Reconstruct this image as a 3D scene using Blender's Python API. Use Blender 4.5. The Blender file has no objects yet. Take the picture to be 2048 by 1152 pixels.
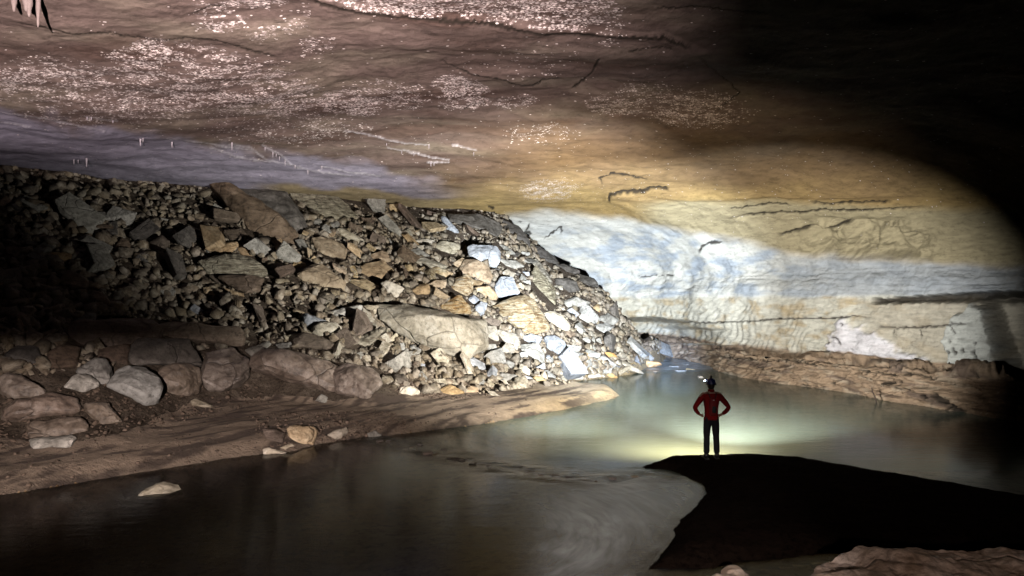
import bpy, bmesh, math, random
import numpy as np
from mathutils import Vector, Matrix, noise as mnoise

S = bpy.context.scene
COL = S.collection
R = math.radians

# ------------------------------------------------------------------ camera
CAM_H = 3.8
FPX = 1334.0                       # focal length in pixels of a 2048 wide frame
PITCH = math.atan2(24.0, FPX)
cam_data = bpy.data.cameras.new('camera')
cam_data.sensor_width = 36.0
cam_data.lens = FPX / 2048.0 * 36.0
cam_data.clip_start = 0.05
cam_data.clip_end = 500.0
cam = bpy.data.objects.new('camera', cam_data)
COL.objects.link(cam)
cam.location = (0, 0, CAM_H)
cam.rotation_euler = (R(90) + PITCH, 0, 0)
S.camera = cam

# ------------------------------------------------------------------ world: no daylight reaches this passage
w = bpy.data.worlds.new('World')
S.world = w
w.use_nodes = True
w.node_tree.nodes['Background'].inputs[0].default_value = (0.6, 0.5, 0.45, 1)
w.node_tree.nodes['Background'].inputs[1].default_value = 0.0
S.view_settings.view_transform = 'Standard'
S.view_settings.look = 'None'
S.view_settings.exposure = 0.0
S.view_settings.gamma = 1.0
S.cycles.max_bounces = 5
S.cycles.diffuse_bounces = 0
S.cycles.glossy_bounces = 3
S.cycles.transparent_max_bounces = 8
S.cycles.caustics_reflective = False
S.cycles.caustics_refractive = False
S.cycles.sample_clamp_indirect = 2.0
S.cycles.use_denoising = True

# ------------------------------------------------------------------ pixel <-> space helpers
CP, SP = math.cos(PITCH), math.sin(PITCH)

def ray(u, v):
    """unit directions of photograph pixels (arrays welcome)"""
    x = (np.asarray(u, float) - 1024.0) / FPX
    y = (576.0 - np.asarray(v, float)) / FPX
    d = np.stack([x, CP - y * SP, SP + y * CP], -1)
    return d / np.linalg.norm(d, axis=-1, keepdims=True)

def project(P):
    P = np.asarray(P, float)
    x = P[..., 0]; dy = P[..., 1]; dz = P[..., 2] - CAM_H
    f = dy * CP + dz * SP
    up = -dy * SP + dz * CP
    ok = f > 0.3
    f = np.where(ok, f, 1.0)
    return np.where(ok, 1024 + FPX * x / f, -9999), np.where(ok, 576 - FPX * up / f, -9999)

def at_y(u, v, Y):
    d = ray(u, v)
    t = Y / d[..., 1]
    return np.array([0, 0, CAM_H]) + d * np.asarray(t)[..., None]

def at_z(u, v, z):
    d = ray(u, v)
    t = (z - CAM_H) / d[..., 2]
    return np.array([0, 0, CAM_H]) + d * np.asarray(t)[..., None]

# ------------------------------------------------------------------ lamps
def spot(name, loc, target, energy, color, angle, blend, size=0.05):
    L = bpy.data.lights.new(name, 'SPOT')
    L.energy = energy; L.color = color
    L.spot_size = R(angle); L.spot_blend = blend; L.shadow_soft_size = size
    o = bpy.data.objects.new(name, L)
    COL.objects.link(o)
    o.location = loc
    o.rotation_euler = (Vector(target) - Vector(loc)).to_track_quat('-Z', 'Y').to_euler()
    return o

PERSON = at_z(1423, 914, 0.27)          # where the boots stand
PX, PY = float(PERSON[0]), float(PERSON[1])
# the caver's helmet lamp; wall, rock and pool spots are added to spread light
spot('helmet_light', (PX - 0.05, PY + 0.28, 2.05), at_y(1160, 505, 40.0), 54000, (0.84, 0.92, 1.0), 58, 1.0, 0.03)
spot('wall_light', (PX + 0.10, PY + 0.34, 1.6), at_y(1510, 630, 30.0), 14500, (0.98, 0.96, 0.92), 83, 1.0, 0.03)
spot('rock_light', (PX - 0.12, PY + 0.36, 1.85), at_y(900, 480, 29.0), 18500, (1.0, 0.95, 0.87), 92, 1.0, 0.03)
spot('pool_light', (PX - 0.05, PY + 0.75, 1.9), (PX - 0.2, PY + 3.4, 0.0), 1500, (1.0, 0.79, 0.50), 140, 1.0, 0.15)
# narrow blue spot added near the helmet to tint the rapids
spot('blue_beam', (PX - 0.12, PY + 0.30, 1.95), at_z(1335, 728, 0.0), 42000, (0.20, 0.45, 1.0), 12, 1.0, 0.02)
# wide warm spot added to brighten the roof beyond the helmet lamp
spot('helmet_spill', (PX - 0.02, PY + 0.30, 2.08), at_y(1270, 300, 24.0), 850, (1.0, 0.76, 0.50), 98, 1.0, 0.05)
spot('back_light', (1.5, -1.5, 4.2), (PX, PY, 1.3), 60, (1.0, 0.85, 0.8), 9, 1.0, 0.05)  # spot added to lift the jacket out of the dark
# lamps of the party standing behind the photographer
FLASH = (-1.2, -1.6, 4.1)
spot('ceiling_flash', FLASH, (-8.3, 17.0, 11.0), 40000, (1.0, 0.83, 0.80), 82, 1.0, 0.03)
BANK_FLASH = (-2.6, -1.4, 3.3)
spot('bank_flash', BANK_FLASH, at_z(380, 870, 0.6), 19000, (1.0, 0.84, 0.77), 44, 1.0, 0.04)
spot('near_flash', (0.8, -1.2, 3.6), at_z(1270, 1105, 0.0), 5600, (1.0, 0.92, 0.88), 31, 1.0, 0.06)
spot('corner_flash', (0.8, -1.2, 3.6), at_z(1880, 1150, 0.6), 900, (1.0, 0.84, 0.74), 26, 1.0, 0.06)

# ------------------------------------------------------------------ numpy noise
_rng = np.random.RandomState(11)
_perm = _rng.permutation(256); _perm = np.concatenate([_perm, _perm, _perm])
_grad = _rng.normal(size=(256, 3)); _grad /= np.linalg.norm(_grad, axis=1, keepdims=True)

def perlin(P):
    P = np.asarray(P, float)
    i = np.floor(P).astype(np.int64); f = P - i
    i &= 255
    s = f * f * f * (f * (f * 6 - 15) + 10)
    out = 0
    for dx in (0, 1):
        wx = s[..., 0] if dx else 1 - s[..., 0]
        for dy in (0, 1):
            wy = s[..., 1] if dy else 1 - s[..., 1]
            for dz in (0, 1):
                wz = s[..., 2] if dz else 1 - s[..., 2]
                h = _perm[_perm[_perm[i[..., 0] + dx] + i[..., 1] + dy] + i[..., 2] + dz]
                g = _grad[h]
                d = g[..., 0] * (f[..., 0] - dx) + g[..., 1] * (f[..., 1] - dy) + g[..., 2] * (f[..., 2] - dz)
                out = out + wx * wy * wz * d
    return out * 1.6

def fbm(P, octaves=4, gain=0.5, ridge=False):
    P = np.asarray(P, float); a = 1.0; o = 0
    for k in range(octaves):
        n = perlin(P + 17.3 * k)
        if ridge: n = 1 - 2 * np.abs(n)
        o = o + a * n; a *= gain; P = P * 2.03
    return o

def smooth(a, b, x):
    t = np.clip((x - a) / (b - a), 0, 1)
    return t * t * (3 - 2 * t)

def seg_dist(x, y, pts):
    """distance to a polyline, position along it (0..1), side (+ left of travel)"""
    pts = np.asarray(pts, float)
    L = np.concatenate([[0], np.cumsum(np.hypot(*(pts[1:] - pts[:-1]).T))])
    best = np.full(np.shape(x), 1e9); par = np.zeros(np.shape(x)); side = np.ones(np.shape(x))
    for k in range(len(pts) - 1):
        a, b = pts[k], pts[k + 1]
        e = b - a; l2 = e @ e
        t = np.clip(((x - a[0]) * e[0] + (y - a[1]) * e[1]) / l2, 0, 1)
        dx = x - a[0] - t * e[0]; dy = y - a[1] - t * e[1]
        d = np.hypot(dx, dy)
        m = d < best
        best = np.where(m, d, best)
        par = np.where(m, (L[k] + t * (L[k + 1] - L[k])) / L[-1], par)
        side = np.where(m, np.sign(e[0] * dy - e[1] * dx), side)
    return best, par, side

def in_poly(x, y, pts):
    c = np.zeros(np.shape(x), bool); n = len(pts)
    for k in range(n):
        x1, y1 = pts[k]; x2, y2 = pts[(k + 1) % n]
        if y1 == y2: continue
        m = ((y1 > y) != (y2 > y)) & (x < (x2 - x1) * (y - y1) / (y2 - y1) + x1)
        c ^= m
    return c

def poly_sd(x, y, pts):
    """signed distance, positive inside"""
    d, _, _ = seg_dist(x, y, list(pts) + [pts[0]])
    return np.where(in_poly(x, y, pts), d, -d)

# ------------------------------------------------------------------ linking helpers
def tag(o, label=None, cat=None, group=None, kind=None):
    if label: o['label'] = label
    if cat: o['category'] = cat
    if group: o['group'] = group
    if kind: o['kind'] = kind
    return o

def mesh_obj(name, V, F, mat, parent=None, smooth_=False):
    me = bpy.data.meshes.new(name)
    me.from_pydata([tuple(p) for p in V], [], [tuple(f) for f in F])
    me.update()
    if smooth_: me.polygons.foreach_set('use_smooth', [True] * len(me.polygons))
    if mat: me.materials.append(mat)
    o = bpy.data.objects.new(name, me)
    COL.objects.link(o)
    if parent: o.parent = parent
    return o

def grid_obj(name, P, mask, mat, colors=None, extra=None, normals=None):
    """P: (n,m,3) grid; mask: (n-1,m-1) faces to keep"""
    n, m = P.shape[:2]
    idx = np.arange(n * m).reshape(n, m)
    q = np.stack([idx[:-1, :-1], idx[:-1, 1:], idx[1:, 1:], idx[1:, :-1]], -1)[mask]
    used = np.unique(q)
    remap = np.full(n * m, -1); remap[used] = np.arange(len(used))
    q = remap[q]
    V = P.reshape(-1, 3)[used]
    me = bpy.data.meshes.new(name)
    me.vertices.add(len(V)); me.vertices.foreach_set('co', V.ravel())
    me.loops.add(q.size); me.loops.foreach_set('vertex_index', q.ravel().astype(np.int32))
    me.polygons.add(len(q))
    me.polygons.foreach_set('loop_start', (np.arange(len(q)) * 4).astype(np.int32))
    me.polygons.foreach_set('use_smooth', np.ones(len(q), bool))
    me.update(calc_edges=True)
    if colors is not None:
        a = me.color_attributes.new('stone', 'FLOAT_COLOR', 'POINT')
        c = np.ones((len(V), 4)); c[:, :3] = colors.reshape(-1, 3)[used]
        a.data.foreach_set('color', c.ravel())
    if extra is not None:
        for k, arr in extra.items():
            a = me.attributes.new(k, 'FLOAT', 'POINT')
            a.data.foreach_set('value', arr.ravel()[used])
    if normals is not None:
        me.normals_split_custom_set_from_vertices([tuple(x) for x in normals.reshape(-1, 3)[used]])
    me.materials.append(mat)
    o = bpy.data.objects.new(name, me); COL.objects.link(o)
    return o

# ------------------------------------------------------------------ node helpers
class NT:
    def __init__(s, name):
        s.m = bpy.data.materials.new(name); s.m.use_nodes = True
        s.t = s.m.node_tree; s.t.nodes.clear()
        s.out = s.t.nodes.new('ShaderNodeOutputMaterial')
    def n(s, typ, **kw):
        nd = s.t.nodes.new('ShaderNode' + typ)
        for k, v in kw.items():
            if k.startswith('i_'):
                key = k[2:]
                key = int(key) if key.isdigit() else key.replace('_', ' ')
                s.set(nd.inputs[key], v)
            else: setattr(nd, k, v)
        return nd
    def set(s, sock, v):
        if hasattr(v, 'links') or isinstance(v, bpy.types.NodeSocket): s.t.links.new(v, sock)
        else:
            if sock.type == 'RGBA' and len(v) == 3: v = (*v, 1)
            sock.default_value = v
    def noise(s, vec, scale, detail=6, rough=0.6, dist=0.0):
        nd = s.n('TexNoise'); s.t.links.new(vec, nd.inputs['Vector'])
        nd.inputs['Scale'].default_value = scale; nd.inputs['Detail'].default_value = detail
        nd.inputs['Roughness'].default_value = rough; nd.inputs['Distortion'].default_value = dist
        return nd.outputs['Fac']
    def ramp(s, fac, stops):
        nd = s.n('ValToRGB'); s.t.links.new(fac, nd.inputs[0])
        el = nd.color_ramp.elements
        while len(el) > 1: el.remove(el[-1])
        el[0].position, c = stops[0]; el[0].color = (*c, 1) if isinstance(c, tuple) else (c, c, c, 1)
        for p, c in stops[1:]:
            e = el.new(p); e.color = (*c, 1) if isinstance(c, tuple) else (c, c, c, 1)
        return nd.outputs[0]
    def mix(s, fac, a, b, mode='MIX'):
        nd = s.n('MixRGB', blend_type=mode)
        s.set(nd.inputs[0], fac); s.set(nd.inputs[1], a); s.set(nd.inputs[2], b)
        return nd.outputs[0]
    def math(s, op, a, b=0.5, c=None):
        nd = s.n('Math', operation=op)
        s.set(nd.inputs[0], a); s.set(nd.inputs[1], b)
        if c is not None: s.set(nd.inputs[2], c)
        return nd.outputs[0]
    def scale(s, vec, sc, rot=(0, 0, 0), loc=(0, 0, 0)):
        nd = s.n('Mapping'); s.t.links.new(vec, nd.inputs[0])
        nd.inputs['Scale'].default_value = sc; nd.inputs['Rotation'].default_value = rot
        s.set(nd.inputs['Location'], loc)
        return nd.outputs[0]
    def bump(s, h, strength, dist, normal=None):
        nd = s.n('Bump'); s.t.links.new(h, nd.inputs['Height'])
        nd.inputs['Strength'].default_value = strength; nd.inputs['Distance'].default_value = dist
        if normal is not None: s.t.links.new(normal, nd.inputs['Normal'])
        return nd.outputs[0]
    def principled(s, color, rough, normal=None, spec=0.5, **kw):
        nd = s.n('BsdfPrincipled')
        s.set(nd.inputs['Base Color'], color); s.set(nd.inputs['Roughness'], rough)
        s.set(nd.inputs['Specular IOR Level'], spec)
        if normal is not None: s.t.links.new(normal, nd.inputs['Normal'])
        for k, v in kw.items(): s.set(nd.inputs[k.replace('_', ' ')], v)
        return nd.outputs[0]
    def done(s, shader):
        s.t.links.new(shader, s.out.inputs[0]); return s.m
# ================================================================== TERRAIN
def tps_fit(X, Y, Z, reg=1e-3):
    P = np.stack([X, Y], 1); n = len(P)
    d = np.linalg.norm(P[:, None] - P[None], axis=2)
    K = np.where(d > 0, d * d * np.log(d + 1e-12), 0) + reg * np.eye(n)
    A = np.zeros((n + 3, n + 3)); A[:n, :n] = K
    A[:n, n] = 1; A[:n, n + 1:] = P; A[n, :n] = 1; A[n + 1:, :n] = P.T
    w = np.linalg.solve(A, np.concatenate([Z, [0, 0, 0]]))
    return P, w

def tps_eval(fit, x, y):
    P, w = fit; n = len(P)
    o = w[n] + w[n + 1] * x + w[n + 2] * y
    for k in range(n):
        d2 = (x - P[k, 0]) ** 2 + (y - P[k, 1]) ** 2
        o = o + w[k] * 0.5 * d2 * np.log(d2 + 1e-12)
    return o

# control points of the rockfall: (u, v, 'z' or 'Y', value)
_ctl = [
    (-300, 880, 'z', .9), (0, 850, 'z', .9), (200, 850, 'z', .8), (400, 805, 'z', .8), (560, 795, 'z', .75), (730, 800, 'z', .65), (900, 792, 'z', .5), (1010, 785, 'z', .4),
    (1130, 770, 'z', .3), (1220, 752, 'z', .25), (1280, 742, 'z', .1),
    (-300, 600, 'Y', 17.5), (0, 600, 'Y', 19.2), (350, 600, 'Y', 23.0), (600, 620, 'Y', 24.2), (700, 600, 'Y', 25.8), (900, 610, 'Y', 28.4),
    (0, 700, 'Y', 17.2), (350, 700, 'Y', 20.6), (600, 700, 'Y', 22.2), (800, 700, 'Y', 25.0),
    (-300, 300, 'Y', 22), (0, 310, 'Y', 24.5), (350, 345, 'Y', 29.0), (700, 388, 'Y', 34.0), (880, 420, 'Y', 38.0), (1000, 434, 'Y', 40.5),
    (500, 460, 'Y', 27.6), (700, 500, 'Y', 29.8), (900, 500, 'Y', 34.0), (1000, 500, 'Y', 35.5),
    (1060, 490, 'Y', 39.5), (1130, 546, 'Y', 39.0), (1200, 588, 'Y', 38.5), (1250, 632, 'Y', 38.5), (1290, 666, 'Y', 38.8), (1325, 696, 'Y', 40.0),
    (1080, 560, 'Y', 36.5), (1100, 620, 'Y', 33.5), (1100, 700, 'Y', 30.8), (1000, 700, 'Y', 28.4), (1180, 650, 'Y', 35.8), (1190, 700, 'Y', 33.6), (1260, 700, 'Y', 36.3),
]
_cx, _cy, _cz = [], [], []
for u_, v_, k_, val_ in _ctl:
    p_ = at_z(u_, v_, val_) if k_ == 'z' else at_y(u_, v_, val_)
    _cx.append(p_[0]); _cy.append(p_[1]); _cz.append(p_[2])
for x_, y_, z_ in [(3.5, 45, 5.0), (6.5, 43, 2.6), (8.0, 42.5, .9), (0.5, 47, 9.0), (-4, 44, 10.5), (-12, 40, 11.5), (-20, 32, 11.5), (-26, 26, 11), (9, 46, .3), (6, 50, 2),
                   (-3, 20, -.6), (3, 28, -.8), (-9, 13, -.3), (7.5, 34, -.6)]:
    _cx.append(x_); _cy.append(y_); _cz.append(z_)
TAL = tps_fit(np.array(_cx), np.array(_cy), np.array(_cz), 0.02)

def shore(px, z=0.0):
    p = at_z(np.array([a[0] for a in px], float), np.array([a[1] for a in px], float), z)
    return [(float(a[0]), float(a[1])) for a in p]

BANK = shore([(-900, 1130), (-400, 1050), (0, 990), (150, 966), (300, 942), (450, 918), (520, 908), (590, 902), (640, 888), (740, 874), (850, 862), (950, 850), (1050, 834), (1150, 814), (1215, 800),
              (1238, 791), (1226, 783), (1180, 779), (1130, 776), (1120, 768), (1200, 757), (1262, 749), (1283, 741), (1312, 733), (1338, 722), (1350, 712)]) + \
       [(12, 52), (0, 70), (-60, 70), (-60, -2), (-12, -2)]
BAR = shore([(1288, 934), (1330, 920), (1400, 917), (1500, 915), (1600, 922), (1750, 947), (1900, 973), (2048, 1000), (2500, 1040), (3400, 1080), (3400, 1400), (2300, 1190), (2048, 1112),
             (1800, 1103), (1620, 1108), (1520, 1120), (1400, 1134), (1298, 1139), (1312, 1116), (1350, 1072), (1362, 1040), (1392, 1010), (1415, 988), (1400, 966), (1352, 944)])
RWALL_W = shore([(2600, 960), (2048, 850), (1900, 827), (1750, 801), (1650, 781), (1500, 761), (1385, 745), (1372, 722), (1385, 708)])

def ground_z(x, y):
    x = np.asarray(x, float); y = np.asarray(y, float)
    P = np.stack([x, y, np.zeros_like(x)], -1)
    sb = poly_sd(x, y, BANK) + 0.10 * perlin(P * 0.9) + 0.05 * perlin(P * 3.1)
    sr = poly_sd(x, y, BAR) + 0.08 * perlin(P * 1.1 + 5) + 0.05 * fbm(P * 4, 3)
    bed = -0.45 + 0.10 * perlin(P * 0.35) + 0.04 * perlin(P * 1.3)
    # shallow sand round the bar the caver stands on
    bed = np.where(sr < 0, np.maximum(bed, 0.0 + 0.10 * sr - 0.01), bed)
    # cobble riffle between the bank and the bar
    bank = np.where(sb > 0, 0.30 * (1 - np.exp(-sb / 0.28)) + 0.10 * np.minimum(sb, 6) + 0.045 * perlin(np.stack([sb * 2.3 + .5 * perlin(P * .8), (x + y) * .12, 0 * x], -1)) + 0.05 * fbm(np.stack([(x * .7 + y * .7) * .5, (-x * .7 + y * .7) * 1.9, 0 * x], -1), 5), np.maximum(bed, 0.5 * sb))
    # the spit is low
    bar = np.where(sr > 0, 0.24 * (1 - np.exp(-sr / 0.30)) + 0.012 * np.minimum(sr, 3) + 0.012 * fbm(P * 1.7, 3), bed)
    T = tps_eval(TAL, x, y)
    T = T + 0.16 * fbm(P * 0.55, 5)
    z = np.where(sb > 0, np.maximum(bank, np.where(sb > 0.15, T, -5)), np.where(sr > 0, bar, np.minimum(bank, 5)))
    near = 2.15 * smooth(7.3, 2.2, y + 0.25 * np.abs(x + 1) * 0.3)
    z = np.maximum(z, np.where(y < 7.3, near - 0.45, -9))
    return z

def terrain_hit(u, v, tmin=6.0, tmax=60.0, n=220, fn=None):
    """first hit of the pixel rays with the ground"""
    fn = fn or ground_fast
    d = ray(u, v)
    shape = d.shape[:-1]
    d = d.reshape(-1, 3)
    t_lo = np.full(len(d), tmin); found = np.zeros(len(d), bool); t_hi = np.full(len(d), tmax)
    ts = np.geomspace(tmin, tmax, n)
    prev = tmin
    for t in ts[1:]:
        act = ~found
        if not act.any(): break
        p = np.array([0, 0, CAM_H]) + d[act] * t
        below = p[:, 2] < fn(p[:, 0], p[:, 1])
        ia = np.where(act)[0][below]
        found[ia] = True; t_hi[ia] = t; t_lo[ia] = prev
        prev = t
    for _ in range(12):
        tm = 0.5 * (t_lo + t_hi)
        p = np.array([0, 0, CAM_H]) + d * tm[:, None]
        b = p[:, 2] < fn(p[:, 0], p[:, 1])
        t_hi = np.where(b, tm, t_hi); t_lo = np.where(b, t_lo, tm)
    P = np.array([0, 0, CAM_H]) + d * t_hi[:, None]
    return P.reshape(*shape, 3), found.reshape(shape)

# ---- cave shell --------------------------------------------------------
WALL = [(30, -25), (21, -5), (18.6, 6)] + [(a + .35, b) for a, b in RWALL_W[1:6]] + [(9.75, 35.5), (9.1, 39), (7.4, 42), (4.6, 45), (0, 48), (-8, 51), (-30, 54), (-45, 40), (-45, -25)]

def ceiling_z(x, y):
    P = np.stack([x, y, np.zeros_like(x)], -1)
    z = 9.05 + 0.35 * perlin(P * 0.09 + 3) + 0.10 * perlin(P * np.array([.35, .6, 1]))
    z = z - 0.55 * smooth(-3, -16, x) * smooth(6, 20, y)
    # bedding step overhead
    _, _, side = 0, 0, 0
    return z

WA, WB = 7.5, 5.6
def inside(P):
    """> 0 inside the cave"""
    x, y, z = P[..., 0], P[..., 1], P[..., 2]
    d = poly_sd(x, y, WALL)
    # the lower bedrock shelf juts out, the wall above it is set back
    shelf = 1.35 + 0.12 * perlin(np.stack([x * .5, y * .5, 0 * x], -1))
    back = 0.75 * smooth(shelf - .05, shelf + .12, z) * smooth(60, 46, y) + 0.45 * smooth(3.95, 3.6, z) * 0
    # upper bench: the wall steps back again above the long bedding seam
    back = back + 0.55 * smooth(4.1, 5.2, z) * smooth(4, 9, x)
    lip = np.interp(y, [33.5, 35, 37, 39, 42], [-1.0, .75, 1.5, 2.2, 2.6])
    back = back + 2.3 * smooth(33.6, 36.0, y) * smooth(lip + .12, lip - .15, z) * (y > 30)
    dd = d + back
    zc = ceiling_z(x, y)
    a = np.clip((WA - dd) / WA, 0, None); b = np.clip((z - (zc - WB)) / WB, 0, None)
    r = 1 - np.power(a ** 2.1 + b ** 2.1, 1 / 2.1)
    return np.minimum(r * WB, zc - z)
# ================================================================== MATERIALS
def mat_shell():
    n = NT('cave_limestone')
    geo = n.n('NewGeometry').outputs['Position']
    col = n.n('Attribute', attribute_name='stone').outputs['Color']
    spk = n.n('Attribute', attribute_name='sparkle').outputs['Fac']
    flow = n.n('Attribute', attribute_name='wet').outputs['Fac']
    strat = n.scale(geo, (1.0, 1.0, 3.4))
    n1 = n.noise(strat, 1.7, 9, 0.66, 0.4)
    n2 = n.noise(geo, 9.0, 6, 0.7)
    n3 = n.noise(n.scale(geo, (0.6, 0.6, 5.0)), 3.0, 7, 0.7, 0.8)
    v = n.math('MULTIPLY_ADD', n1, 1.5, 0.25)
    v = n.math('MULTIPLY', v, n.math('MULTIPLY_ADD', n2, 1.1, 0.45))
    v = n.math('MULTIPLY', v, n.math('MULTIPLY_ADD', n3, 1.1, 0.45))
    v = n.n('MapRange', i_From_Min=0.0, i_From_Max=1.0, i_To_Min=n.math('MULTIPLY', flow, 0.45), i_To_Max=n.math('MULTIPLY_ADD', flow, 0.02, 1.0), i_Value=v).outputs[0]
    vv = n.n('CombineXYZ'); [n.t.links.new(v, vv.inputs[k]) for k in range(3)]
    base = n.mix(1.0, col, vv.outputs[0], 'MULTIPLY')
    # glints of crystals and drops, painted as white flecks
    vor = n.n('TexVoronoi'); n.t.links.new(n.scale(geo, (.75, 1.15, 1.2), (0, 0, .2)), vor.inputs['Vector']); vor.inputs['Scale'].default_value = 19.0
    rnd = n.n('SeparateColor'); n.t.links.new(vor.outputs['Color'], rnd.inputs[0])
    on = n.math('LESS_THAN', rnd.outputs[0], n.math('MULTIPLY', spk, 0.95))
    siz = n.math('LESS_THAN', vor.outputs['Distance'], n.math('MULTIPLY_ADD', rnd.outputs[1], 0.40, 0.14))
    s = n.math('MULTIPLY', on, siz)
    crust = n.math('MULTIPLY', n.ramp(n.noise(n.scale(geo, (.8, 1.2, 1.2)), 13, 7, 0.78), [(0.50, 0.0), (0.57, 1.0)]), n.ramp(spk, [(0.15, 0.0), (0.8, 0.9)]))
    base = n.mix(crust, base, (0.74, 0.64, 0.61))
    base = n.mix(s, base, (0.92, 0.84, 0.80))
    h = n.math('ADD', n.math('MULTIPLY', n.noise(strat, 2.6, 10, 0.7), 1.0), n.math('MULTIPLY', n.noise(geo, 14, 6, 0.7), 0.35))
    nrm = n.bump(h, 0.6, 0.09)
    rough = n.math('MULTIPLY_ADD', flow, -0.38, 0.78)
    return n.done(n.principled(base, rough, nrm, n.math('MULTIPLY_ADD', flow, 0.35, 0.06)))

def mat_ground(name, c1, c2, c3, scale=1.0, rough=0.9, bump=0.6, ripple=0.0, spec=0.3):
    n = NT(name)
    geo = n.n('NewGeometry').outputs['Position']
    a = n.noise(geo, 1.1 * scale, 9, 0.7, 0.6)
    b = n.noise(n.scale(geo, (1, 1, 1), (0, 0, R(-42))), 7 * scale, 7, 0.72)
    st = n.noise(n.scale(geo, (0.35, 2.6, 1), (0, 0, R(-38))), 2.2 * scale, 7, 0.7, 0.5)
    c = n.ramp(n.math('ADD', n.math('MULTIPLY', a, 0.6), n.math('MULTIPLY', st, 0.4)), [(0.34, c1), (0.5, c2), (0.64, c3)])
    c = n.mix(n.ramp(b, [(0.5, 0.0), (0.62, 0.75)]), c, tuple(x * 0.30 for x in c1))
    h = n.math('ADD', n.math('MULTIPLY', b, 0.6), n.math('MULTIPLY', st, 0.7))
    h = n.math('ADD', h, n.math('MULTIPLY', n.noise(geo, 40, 4, 0.6), 0.3))
    return n.done(n.principled(c, rough, n.bump(h, bump, 0.10), spec * .4))

def mat_rock(name, c1, c2, c3, rough=0.75, layered=0.0, bump=0.7, wet=0.0, island=False, spec=0.4):
    n = NT(name)
    tc = n.n('TexCoord').outputs['Object']
    oi = n.n('ObjectInfo')
    if island:
        rnd = n.n('NewGeometry').outputs['Random Per Island']
    else:
        rnd = oi.outputs['Random']
    off = n.n('CombineXYZ'); n.t.links.new(n.math('MULTIPLY', rnd, 37.0), off.inputs[0]); n.t.links.new(n.math('MULTIPLY', rnd, 91.0), off.inputs[1])
    vec = n.scale(tc, (1, 1, 1), (0, 0, 0), off.outputs[0])
    lay = n.scale(tc, (0.9, 0.9, 5.0), (0.25, 0.18, 0.0), off.outputs[0])
    a = n.noise(vec, 2.3, 8, 0.65, 0.5)
    l = n.noise(lay, 2.2, 8, 0.7, 0.7)
    f = n.math('ADD', n.math('MULTIPLY', a, 1 - layered * .8), n.math('MULTIPLY', l, layered * .8))
    w_ = 0.16 if layered < .9 else 0.085
    c = n.ramp(f, [(0.5 - w_, c1), (0.5, c2), (0.5 + w_, c3)])
    # every stone a little lighter or darker, warmer or cooler than the next
    r2 = n.math('FRACT', n.math('MULTIPLY', rnd, 7.31))
    br = n.math('MULTIPLY_ADD', r2, 0.5, 0.75)
    hsv = n.n('HueSaturation'); n.t.links.new(c, hsv.inputs['Color'])
    n.t.links.new(n.math('MULTIPLY_ADD', n.math('FRACT', n.math('MULTIPLY', rnd, 13.7)), 0.016, 0.492), hsv.inputs['Hue'])
    n.t.links.new(n.math('MULTIPLY_ADD', n.math('FRACT', n.math('MULTIPLY', rnd, 3.9)), 0.4, 0.75), hsv.inputs['Saturation'])
    n.t.links.new(br, hsv.inputs['Value'])
    vor = n.n('TexVoronoi', feature='DISTANCE_TO_EDGE'); n.t.links.new(n.mix(0.5, vec, n.n('TexNoise', i_Scale=1.3).outputs['Color']), vor.inputs['Vector']); vor.inputs['Scale'].default_value = .8
    crk = n.ramp(vor.outputs['Distance'], [(0.0, 0.45), (0.012, 0.0)])
    dirt = n.ramp(n.noise(vec, 6.5, 7, 0.7), [(0.50, 0.0), (0.66, 0.7)])
    c = n.mix(dirt, hsv.outputs[0], tuple(x * 0.35 for x in c1))
    c = n.mix(crk, c, tuple(x * 0.25 for x in c1))
    h = n.math('ADD', n.math('MULTIPLY', n.noise(vec, 5, 9, 0.7), 0.8), n.math('MULTIPLY', l, 1.6 * layered + .2))
    h = n.math('SUBTRACT', h, crk)
    nrm = n.bump(h, bump, 0.09)
    ro = rough if not wet else n.math('MULTIPLY_ADD', n.noise(vec, 3.0, 5, 0.6), 0.5, rough - 0.25)
    return n.done(n.principled(c, ro, nrm, spec))

def mat_plain(name, c, rough=0.6, spec=0.4, noise_=0.25, scale=30, emit=None):
    n = NT(name)
    tc = n.n('TexCoord').outputs['Object']
    f = n.noise(tc, scale, 5, 0.6)
    col = n.mix(f, tuple(x * (1 - noise_) for x in c), tuple(min(1, x * (1 + noise_)) for x in c))
    nrm = n.bump(f, 0.4, 0.01)
    if emit:
        return n.done(n.principled(col, rough, nrm, spec, Emission_Color=(*emit[0], 1), Emission_Strength=emit[1]))
    return n.done(n.principled(col, rough, nrm, spec))

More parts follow.
